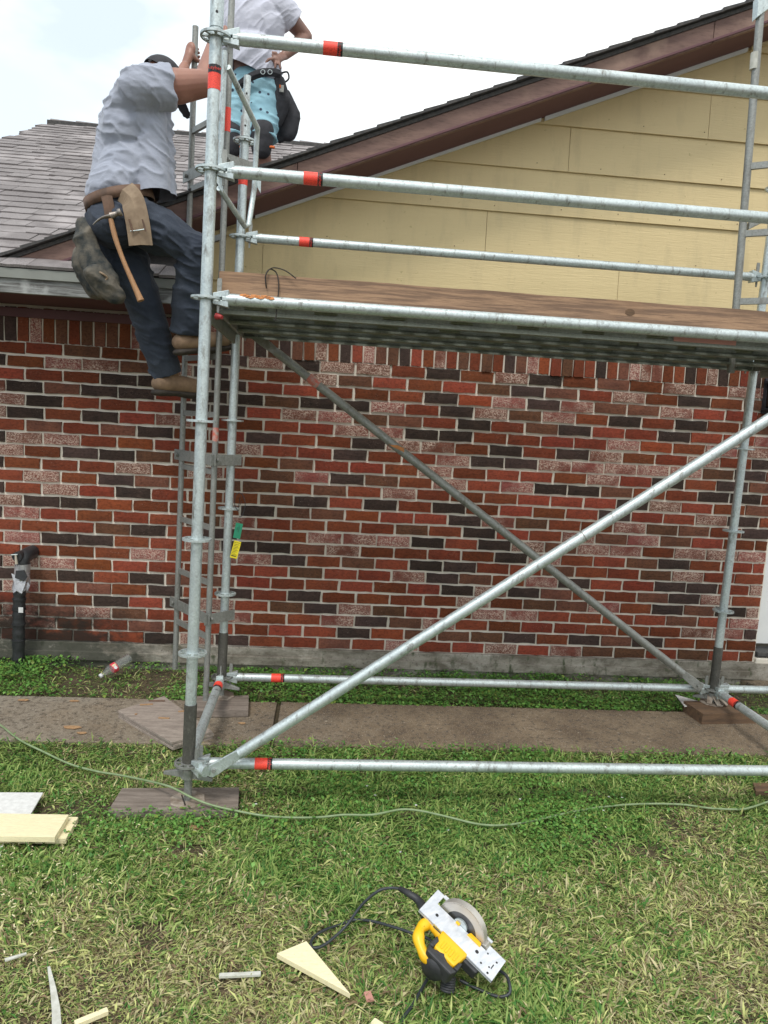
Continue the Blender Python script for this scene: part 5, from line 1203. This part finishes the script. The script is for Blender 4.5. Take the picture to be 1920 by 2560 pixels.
def grip(bd, C, axis, palm_dir, wrist, r_t, side=1, fr=.0092):
    """closed hand round a bar at C; palm_dir = from bar to palm; fingers wrap over"""
    axis = V(axis).normalized(); pd = (V(palm_dir)-axis*V(palm_dir).dot(axis)).normalized(); fw = axis.cross(pd)*side
    R_ = r_t+fr+.001; pc = C+pd*(r_t+.019)
    bd.chain([wrist, wrist*.35+(pc-fw*.01)*.65, pc], [.027, .031, .030], .72, pd)
    bd.ell(pc-fw*.004, (.043, .036, .019), (axis, fw, pd))
    for i in range(4):
        o = axis*((i-1.5)*.0215); L = (.96, 1.05, 1.0, .88)[i]; pts = []
        for a_ in (35, -15, -75, -130, -175):
            t = math.radians(a_*L if a_ < 0 else a_); rr = R_+(.010 if a_ == 35 else .003 if a_ == -15 else 0); pts.append(C+o+pd*(rr*math.cos(t-.35))*1.0-fw*(rr*math.sin(t-.35)))
        bd.chain(pts, [fr+.0014, fr+.001, fr, fr-.0008, fr-.0016])
        for q in (1, 2): bd.ell(pts[q], (fr+.0016,)*3)
    tp = [pc-axis*.030-fw*.016, C-axis*.044-fw*(R_*.9)+pd*.010, C-axis*.040-fw*(R_*.7)-pd*(R_*.75), C-axis*.030+fw*.004-pd*(R_+.002)]
    bd.chain(tp, [.015, .0125, .011, .0092])
def boot(par, ankle, toe_dir, up, L=.30, heel_drop=.085, mat='boot'):
    f = V(toe_dir).normalized(); u = (V(up)-f*V(up).dot(f)).normalized(); s = f.cross(u); h = ankle-u*heel_drop
    b = Body(); b.cap(ankle+u*.06, h+u*.05-f*.01, .050, .050); b.chain([h+u*.052-f*.045, h+u*.055+f*.05, h+u*.050+f*.13, h+u*.046+f*.20], [.054, .056, .054, .048], .9, u)
    b.ell(h+u*.052-f*.02, (.052, .042, .05), (f, s, u)); b.ell(h+f*.20+u*.036, (.045, .044, .032), (f, s, u))
    b.cap(ankle+u*.075, ankle+u*.045, .056, .054)
    o = b.build('boot', M[mat], par, .007, 4, folds(f, 60, .0018, .5, 3))
    so_ = Body(); so_.chain([h-f*.055+u*.002, h+f*.05+u*.006, h+f*.13+u*.0, h+f*.235+u*.008], [.050, .044, .052, .042], .42, u); so_.build('sole', M['sole'], o, .007, 2); return o

# ---- climber
F = V((.80, .60, 0)); Rr = V((.60, -.80, 0)); Zu = V((0, 0, 1))
J = dict(pel=at(300, 532, y=-.26), rhip=at(330, 545, y=-.33), rk=at(487, 622, y=-.27), ra=at(465, 838, y=-.14), lhip=at(275, 555, y=-.18), lk=at(362, 762, y=-.13), la=at(418, 945, y=-.02),
         chest=at(334, 305, y=-.23), waist=at(296, 450, y=-.25), rs=at(372, 216, y=-.38), re=at(517, 205, y=-.33), rh=at(537, 92, y=-.14), ls=at(345, 222, y=-.10), le=at(440, 225, y=.04), lw=at(462, 166, y=.17), head=at(402, 206, y=-.16), neck=at(368, 215, y=-.2))
cl = thing('person', J['la']-V((0, 0, .1)), 'man in grey t-shirt, dark jeans and tan boots climbing the ladder', 'person', 'builders at work')
bd = Body()
bd.chain([J['pel'], J['waist'], J['chest']], [.12, .12, .13], .8, F)
bd.chain([J['chest'], J['neck']], [.10, .06]); bd.chain([J['neck'], J['head']], [.058, .06])
bd.chain([J['rs'], J['rs']*.5+J['re']*.5-Zu*.01, J['re']-Zu*.006], [.078, .080, .060]); bd.ell(J['rs']*.45+J['re']*.55-Zu*.020, (.09, .066, .076), ((J['re']-J['rs']).normalized(), Rr, Zu))
rw = J['re']*.16+J['rh']*.84
bd.chain([J['re'], J['re']*.7+rw*.3, rw], [.058, .056, .031])
bd.chain([J['ls'], J['le']], [.055, .043]); bd.chain([J['le'], J['le']*.6+J['lw']*.4, J['lw']], [.042, .040, .027])
for h_, k_ in (('rhip', 'rk'), ('lhip', 'lk')): bd.chain([J[h_], J[k_]], [.075, .05])
for k_, a_ in (('rk', 'ra'), ('lk', 'la')): bd.chain([J[k_], J[a_]], [.05, .038])
gz_ = at(482, 132, y=LT.y).z; GL = lp_(LT, gz_)
grip(bd, GL, V((0, 0, 1)), V((-.55, -.75, 0)), J['lw'], .0165, -1)
GR = lp_(RT, at(566, 92, y=RT.y).z); grip(bd, GR, V((0, 0, 1)), V((-.8, -.5, 0)), rw, .0165, -1)
# head: skull, jaw, nose, ear; the face looks down towards the rungs
hd = J['head']; fd_ = (F*.80-Zu*.55).normalized(); hu = (Zu*.80+F*.55); hu = (hu-fd_*hu.dot(fd_)).normalized(); hs_ = fd_.cross(hu)
bd.ell(hd, (.098, .078, .112), (fd_, hs_, hu)); bd.ell(hd+fd_*.035-hu*.065, (.062, .056, .055), (fd_, hs_, hu)); bd.ell(hd+fd_*.068-hu*.098, (.026, .024, .020), (fd_, hs_, hu))
bd.chain([hd+fd_*.092+hu*.0, hd+fd_*.118-hu*.032], [.011, .016]); bd.ell(hd+fd_*.086-hu*.062, (.018, .026, .010), (fd_, hs_, hu))
for s_ in (1, -1): bd.ell(hd+hs_*s_*.080-hu*.012-fd_*.01, (.022, .010, .032), (fd_, hs_, hu)); bd.ell(hd+fd_*.082+hs_*s_*.032+hu*.022, (.014, .02, .008), (fd_, hs_, hu))
bd.build('body', M['skin'], cl, .0042, 3)
for s_ in (1, -1): MB().lathe(hd+fd_*.083+hs_*s_*.031+hu*.006, fd_, [(0, .009), (.006, .007), (.009, 0)], 10).build('eye', M['eye'], cl)
# cap with brim pulled low
cb = Body(); cb.ell(hd+hu*.022-fd_*.004, (.112, .092, .108), (fd_, hs_, hu)); cpo = cb.build('cap', M['blackcloth'], cl, .007, 3, None, [(hd+hu*.018, -hu)])
br_b = Body(); br_b.chain([hd+fd_*.075+hu*.026, hd+fd_*.165-hu*.004], [.062, .045], .11, hu); br_b.build('cap_brim', M['blackcloth'], cpo, .006, 2)
MB().box(hd-fd_*.09+hu*.05, (.03, .045, .022), fd_, hs_, hu).build('cap_strap', M['galv_old'], cpo, .004)
# t-shirt
sh = Body(); up_ = (J['chest']-J['waist']).normalized(); sdv = Rr
hem = J['pel']+V((-.01, .0, .055))
sh.ell(J['chest']-up_*.01, (.150, .192, .20), (F, sdv, up_)); sh.ell(J['waist']+F*.045+up_*.06, (.160, .195, .20), (F, sdv, up_)); sh.ell(J['waist']+F*.015-up_*.035, (.155, .195, .15), (F, sdv, up_))
sh.ell(J['waist']+F*.10-up_*.045, (.11, .15, .145), (F, sdv, up_))
sh.ell(J['chest']*.45+J['neck']*.55-F*.02+up_*.01, (.11, .160, .08), (F, sdv, up_))
sh.cap(J['rs']-F*.05-Zu*.02, J['rs']*.62+J['re']*.38-Zu*.012, .094, .098, fe=True); sh.cap(J['chest']-F*.02+up_*.02, J['rs']-F*.03-Zu*.015, .135, .095); sh.cap(J['ls'], J['ls']*.6+J['le']*.4, .085, .078, fe=True); sh.cap(J['chest'], J['rs'], .13, .10); sh.cap(J['chest'], J['ls'], .12, .09)
dr_ = (J['re']-J['rs']).normalized(); hn = (J['waist']-J['pel']).normalized()
hemn = (-(hn)+F*.10).normalized()
sh.cap(at(398, 275, y=-.25), at(400, 500, y=-.25), .06, .085); sh.cap(at(375, 250, y=-.30), at(385, 500, y=-.33), .07, .085); sh.cap(at(285, 300, y=-.22), at(258, 505, y=-.22), .07, .085)
sh.build('t_shirt', M['shirt_g'], cl, .0055, 6, folds((.5, .2, 1.0), 170, .0050, 1.0, 4), [(J['pel']+hn*.062, hemn)])
# jeans
je = Body(); je.ell(J['pel']-hn*.02, (.150, .185, .14), (F, sdv, hn)); je.ell(J['pel']-F*.05-hn*.075+Rr*.03, (.125, .165, .115), (F, sdv, hn))
je.ell(J['pel']+hn*.04, (.148, .180, .07), (F, sdv, hn))
je.chain([J['rhip'], J['rhip']*.5+J['rk']*.5, J['rk']], [.118, .106, .078]); je.chain([J['rk'], J['rk']*.55+J['ra']*.45, J['ra']+V((0, 0, .02))], [.088, .086, .086], fe=True)
je.chain([J['lhip'], J['lhip']*.5+J['lk']*.5, J['lk']], [.126, .112, .092]); je.chain([J['lk'], J['lk']*.5+J['la']*.5, J['la']+V((0, 0, .02))], [.094, .088, .084], fe=True)
def jm(co): return 1.0+.0*co[:, 0]
je.build('jeans', M['jeans'], cl, .006, 5, folds((.3, -.2, 1.0), 150, .0060, 1.0, 9), [(J['ra']+V((0, 0, .02)), V((-.1, 0, -1))), ] if False else [(J['pel']+hn*.085, hn)])
tdr = (F*.93+V((0, 0, .06)))
boot(cl, J['ra']+V((.015, .0, -.0)), tdr+V((0, 0, .10)), Zu); boot(cl, J['la']+V((.01, 0, .0)), (F*.95-Rr*.05+V((0, 0, -.0))), Zu)
# belt, holster, pouches
bc = J['pel']+hn*.058; blt = MB(); nb = 36; vs = []
bt_n = (hn*1.0-F*.22).normalized(); bf_ = (F-bt_n*F.dot(bt_n)).normalized(); bs_ = bt_n.cross(bf_)
for i in range(nb):
    a_ = 6.283*i/nb; p = bc+bf_*(.162*math.cos(a_))+bs_*(.192*math.sin(a_))
    o_ = (bf_*math.cos(a_)+bs_*math.sin(a_))*.006; vs += [p-bt_n*.026, p+bt_n*.026, p+bt_n*.026+o_, p-bt_n*.026+o_]
blt.add(vs, [(4*i+j, 4*((i+1) % nb)+j, 4*((i+1) % nb)+(j+1) % 4, 4*i+(j+1) % 4) for i in range(nb) for j in range(4)], True)
belt = thing('tool_belt', bc, 'brown leather tool belt with tan flap and grimy pouches worn by the climbing man', 'tool belt')
blt.build('belt', M['leather_dk'], belt)
def strip_(px_pts, yy, wd_, mat, nm, par, t=.006, widths=None):
    P = [at(a, b_, y=yy+(dy if True else 0)) for (a, b_, dy) in px_pts]; P = spline(P, 5); b = MB(); vs = []; k = len(P)
    for i, p in enumerate(P):
        d = (P[min(i+1, k-1)]-P[max(i-1, 0)]).normalized(); n_ = (CO-p).normalized(); s2 = d.cross(n_).normalized(); n_ = s2.cross(d); ww = (widths[0]+(widths[1]-widths[0])*i/(k-1)) if widths else wd_
        c_ = .18*ww
        vs += [p-s2*ww/2-n_*c_, p-n_*0+n_*.002, p+s2*ww/2-n_*c_, p+s2*ww/2-n_*(t+c_), p-n_*t, p-s2*ww/2-n_*(t+c_)]
    b.add(vs, [(6*i+j, 6*i+6+j, 6*i+6+(j+1) % 6, 6*i+(j+1) % 6) for i in range(k-1) for j in range(6)], False); b.add(vs[:6], [(5,4,3,2,1,0)]); b.add(vs[-6:], [(0,1,2,3,4,5)])
    return b.build(nm, M[mat], par, .002)
yb_ = bc.y-.175
fl_ = strip_([(306, 474, -.02), (330, 500, -.045), (344, 555, -.055), (352, 612, -.05)], yb_, .1, 'leather', 'tan_flap', belt, .007, (.112, .112))
strip_([(326, 578, -.062), (344, 576, -.062), (362, 573, -.062)], yb_, .006, 'galv', 'staple', fl_, .003)
for a_ in (327, 360): strip_([(a_-4, 548, -.064), (a_, 562, -.064), (a_+4, 578, -.064)], yb_, .009, 'leather_dk', 'strap_end', fl_, .003)
strip_([(266, 488, -.03), (272, 515, -.035), (277, 545, -.035)], yb_, .052, 'leather_dk', 'hammer_loop', belt)
po = Body(); pq = [at(205, 560, y=-.36), at(225, 640, y=-.40), at(262, 712, y=-.42)]
po.chain(pq, [.036, .064, .074], .6, V((0, -1, 0))); po.cap(at(222, 655, y=-.33), at(250, 712, y=-.33), .085, .075, .7, V((0, -1, 0))); po.build('rear_pouch', M['pouch'], belt, .008, 3, folds((1, 0, .5), 90, .010, 1.2, 12))
po = Body(); po.chain([at(222, 665, y=-.30), at(245, 715, y=-.30)], [.074, .074], .6, V((0, -1, 0))); po.cap(at(240, 690, y=-.46), at(282, 735, y=-.44), .055, .05, .55, V((0, -1, 0)))
po.build('camouflage_pouch', M['pouch'], belt, .008, 3, folds((.4, 0, 1), 90, .009, 1.2, 15))
MB().path(spline([at(240, 676, y=-.47), at(256, 684, y=-.49), at(268, 694, y=-.48), at(258, 702, y=-.48), at(244, 694, y=-.47)], 5), .005, 8).build('pouch_lip', M['leather'], belt)
# hammer hanging from its loop
yh = yb_-.055
hp = [at(277, 548, y=yh), at(290, 600, y=yh), at(312, 660, y=yh), (at(336, 715, y=yh)), at(352, 752, y=yh)]
hm = thing('hammer', hp[0], 'long wooden-handled hammer hanging head up from the tool belt of the climbing man', 'hammer')
MB().path(spline(hp, 6), [.015, .0155, .016, .0165, .017, .017, .0165, .016, .0155, .015, .0148, .0148, .015, .0152, .0155, .016, .0165, .017, .0175, .018, .019, .020, .021, .022, .023], 12, True, .75).build('handle', M['hickory'], hm, .001)
hc = at(277, 540, y=yh); e1_ = at(303, 530, y=yh); e2_ = at(232, 556, y=yh)
b = MB(); b.path([hc+(e1_-hc)*.0, hc+(e1_-hc)*.35, hc+(e1_-hc)*.5, hc+(e1_-hc)*.72, hc+(e1_-hc)*.75, e1_], [.018, .014, .012, .013, .019, .018], 14)
b.path(spline([hc, hc*.6+e2_*.4+V((0, 0, .006)), hc*.25+e2_*.75, e2_-V((0, 0, .012))], 4), [.018, .016, .014, .012, .011, .010, .009, .008, .007, .006, .005, .004, .003], 10, True, .6); b.build('head', M['hammer'], hm)

# ---- roof worker (hands on hip, facing the camera, head above the frame)
yw = 1.15
def aw(px_, py_, dy=0): return at(px_, py_, y=yw+dy)
foot_z = gzr(.85)
Q = dict(chest=aw(634, 62), waist=aw(628, 168), pel=aw(640, 222), ls=aw(573, 12, .02), rs=aw(702, 22), re=aw(764, 92, .10), rwr=aw(712, 138, -.02), le=aw(548, 110, .06), lh=aw(560, 190, 0),
         rhip=aw(656, 235), rk=aw(655, 362, -.08), lhip=aw(598, 238), lk=aw(580, 362, -.04), neck=aw(632, -18), head=aw(628, -72))
px2 = thing('person', aw(630, 480), 'man in white t-shirt and light blue shorts standing on the roof, hand on hip', 'person', 'builders at work')
bd = Body(); FX2 = V((0, -1, 0)); SX = V((1, 0, 0))
bd.chain([Q['pel'], Q['waist'], Q['chest']], [.12, .12, .13], .8, FX2); bd.chain([Q['chest'], Q['neck'], Q['head']-V((0, 0, .05))], [.10, .066, .060])
bd.chain([Q['rs'], Q['rs']*.5+Q['re']*.5, Q['re']], [.062, .058, .047]); bd.chain([Q['re'], Q['re']*.65+Q['rwr']*.35, Q['rwr']], [.046, .047, .031])
bd.chain([Q['ls'], Q['le'], Q['lh']], [.055, .045, .03]); bd.ell(Q['lh']-V((0, 0, .05)), (.028, .03, .05))
# right hand spread on the belly, fingers pointing to the left of the picture
pc = aw(692, 147, -.10); bd.chain([Q['rwr'], pc], [.030, .032], .6, V((0, -1, 0))); bd.ell(pc+V((-.008, 0, -.004)), (.044, .020, .038))
for tipx, tipy, knx, kny, r_ in ((655, 143, 678, 138, .0095), (663, 158, 680, 148, .0098), (688, 170, 690, 156, .0095), (701, 172, 697, 158, .0088)):
    k0 = aw(knx, kny, -.115); t1 = aw(tipx, tipy, -.135); md = k0*.5+t1*.5+V((0, -.010, .006)); bd.chain([pc, k0, md, t1], [.016, r_+.002, r_, r_-.0015])
bd.chain([pc+V((.0, 0, .01)), aw(690, 134, -.11), aw(672, 131, -.12)], [.016, .012, .0095])
for a_, b_ in (('rhip', 'rk'), ('lhip', 'lk')): bd.chain([Q[a_], Q[b_]], [.08, .058])
ankles = {}
for k_, xx in (('rk', .02), ('lk', -.03)):
    an = Q[k_]+V((xx, .10, -.42)); an.z = gzr(an.x)+.10; ankles[k_] = an; bd.chain([Q[k_], Q[k_]*.6+an*.4+V((0, .03, 0)), an], [.058, .060, .038])
hd = Q['head']; fd_ = V((.05, -.97, -.2)).normalized(); hs_ = V((1, .05, 0)).normalized(); hu = hs_.cross(fd_).normalized(); hu = hu if hu.z > 0 else -hu
bd.ell(hd, (.098, .078, .115), (fd_, hs_, hu)); bd.ell(hd+fd_*.035-hu*.072, (.062, .058, .055), (fd_, hs_, hu)); bd.ell(hd+fd_*.066-hu*.104, (.028, .026, .020), (fd_, hs_, hu))
bd.chain([hd+fd_*.094, hd+fd_*.118-hu*.032], [.011, .016]); bd.ell(hd+fd_*.088-hu*.064, (.016, .026, .009), (fd_, hs_, hu))
for s_ in (1, -1): bd.ell(hd+hs_*s_*.080-hu*.012, (.022, .010, .032), (fd_, hs_, hu)); bd.ell(hd+fd_*.082+hs_*s_*.032+hu*.022, (.014, .02, .008), (fd_, hs_, hu))
bd.build('body', M['skin2'], px2, .0045, 3)
for s_ in (1, -1): MB().lathe(hd+fd_*.083+hs_*s_*.031+hu*.006, fd_, [(0, .009), (.006, .007), (.009, 0)], 10).build('eye', M['eye'], px2)
hb = Body(); hb.ell(hd+hu*.02-fd_*.015, (.102, .088, .112), (fd_, hs_, hu)); hb.build('hair', M['blackcloth'], px2, .008, 2, None, [(hd+hu*.01+fd_*.03, (-hu+fd_*.6).normalized())])
sh = Body(); sh.ell(Q['chest'], (.215, .145, .24)); sh.ell(Q['waist']+V((.0, -.02, .04)), (.205, .155, .20)); sh.ell(Q['waist']+V((.01, -.01, -.03)), (.20, .15, .13)); sh.ell(Q['chest']*.5+Q['neck']*.5+V((0, .01, -.02)), (.19, .10, .10))
sh.cap(Q['chest']+V((0, 0, .1)), Q['rs'], .12, .095); sh.cap(Q['rs'], Q['rs']*.5+Q['re']*.5, .095, .092, fe=True); sh.cap(Q['chest']+V((0, 0, .1)), Q['ls'], .12, .09); sh.cap(Q['ls'], Q['ls']*.55+Q['le']*.45, .09, .082, fe=True)
wn_ = V((.42, 0, 1)).normalized()
sh.build('t_shirt', M['shirt_w'], px2, .006, 6, folds((.7, .1, -.7), 120, .0055, 1.0, 22), [(aw(640, 196), V((-.35, 0, -1)).normalized()), (Q['neck']+V((0, 0, -.005)), V((0, -.3, 1)).normalized())])
pn = Body(); pn.ell(Q['pel'], (.180, .130, .12)); pn.ell(Q['pel']+V((0, 0, .06)), (.175, .125, .08))
for a_, b_ in (('rhip', 'rk'), ('lhip', 'lk')): pn.chain([Q[a_], Q[a_]*.5+Q[b_]*.5, Q[b_]+V((0, 0, .03))], [.108, .103, .096], fe=True)
pn.build('shorts', M['pants'], px2, .0085, 4, folds((.2, .1, 1), 110, .0065, .9, 31))
for k_ in ('rk', 'lk'):
    kp = Body(); kp.chain([Q[k_]+V((0, -.035, .085)), Q[k_]+V((0, -.03, -.03))], [.082, .070], .75, FX2); kq = kp.build('knee_pad', M['blackcloth'], px2, .009, 3, folds((0, 0, 1), 50, .003, .9, 5))
    MB().tube(Q[k_]+V((-.085, -.02, -.015)), Q[k_]+V((.09, -.06, -.03)), .009, n=8).build('orange_strap', M['orange'], kq)
for k_ in ('rk', 'lk'): boot(px2, ankles[k_], V((.1, -1, 0)), Zu)
tb2 = thing('tool_belt', Q['pel'], 'black tool belt with eyelets and a drooping pouch on the man standing on the roof', 'tool belt')
bp = [aw(590, 224, -.10), aw(606, 208, -.15), aw(628, 192, -.17), aw(656, 182, -.175), aw(682, 181, -.16), aw(700, 186, -.10)]
strip_([(590, 222, -.15), (606, 207, -.19), (630, 191, -.21), (656, 182, -.21), (682, 181, -.19), (703, 186, -.12)], yw, .05, 'blackcloth', 'belt', tb2)
for a_, b_ in ((657, 180), (675, 180)):
    c = aw(a_, b_, -.235); MB().path([c+V((math.cos(t*.524)*.014, 0, math.sin(t*.524)*.014)) for t in range(13)], .002, 6).build('eyelet', M['galv'], tb2)
po = Body(); po.chain([aw(697, 205, -.06), aw(703, 250, -.04), aw(690, 300, -.02)], [.045, .068, .055], .6, FX2); po.build('side_pouch', M['blackcloth'], tb2, .008, 3, folds((.5, 0, 1), 40, .005, .8, 2))
po = Body(); po.chain([aw(712, 240, .03), aw(725, 290, .05), aw(718, 330, .05)], [.05, .078, .055], .55, FX2); po.cap(aw(728, 295, .05), aw(700, 348, .05), .065, .022, .5, FX2); po.build('hanging_pouch', M['blackcloth'], tb2, .008, 3, folds((.2, 0, 1), 34, .006, .8, 6))
MB().path(spline([aw(700, 184, -.05), aw(718, 180, -.03), aw(722, 196, -.02), aw(712, 206, -.02)], 5), .006, 8).build('belt_loop', M['blackcloth'], tb2)
MB().box(aw(704, 222, -.10), (.030, .01, .045)).build('pouch_badge', M['galv_old'], tb2, .002); MB().box(aw(700, 216, -.106), (.012, .01, .02)).build('badge_patch', M['orange'], tb2, .002)

b = MB(); r_ = random.Random(18)
for i in range(900):
    if i % 3: x_, y_ = r_.gauss(.25, .30), r_.gauss(-1.75, .28)
    else: x_, y_ = r_.uniform(-.4, 3.6), r_.uniform(-2.7, -.8)
    s_ = r_.choice((.0015, .002, .003)); a_ = r_.uniform(0, 3); zz = r_.uniform(.012, .04)
    b.box((x_, y_, zz), (s_*r_.uniform(1, 5), s_, s_*.6), V((math.cos(a_), math.sin(a_), .2)).normalized(), V((-math.sin(a_), math.cos(a_), 0)))
o = b.build('sawdust', M['cream']); o['kind'] = 'stuff'
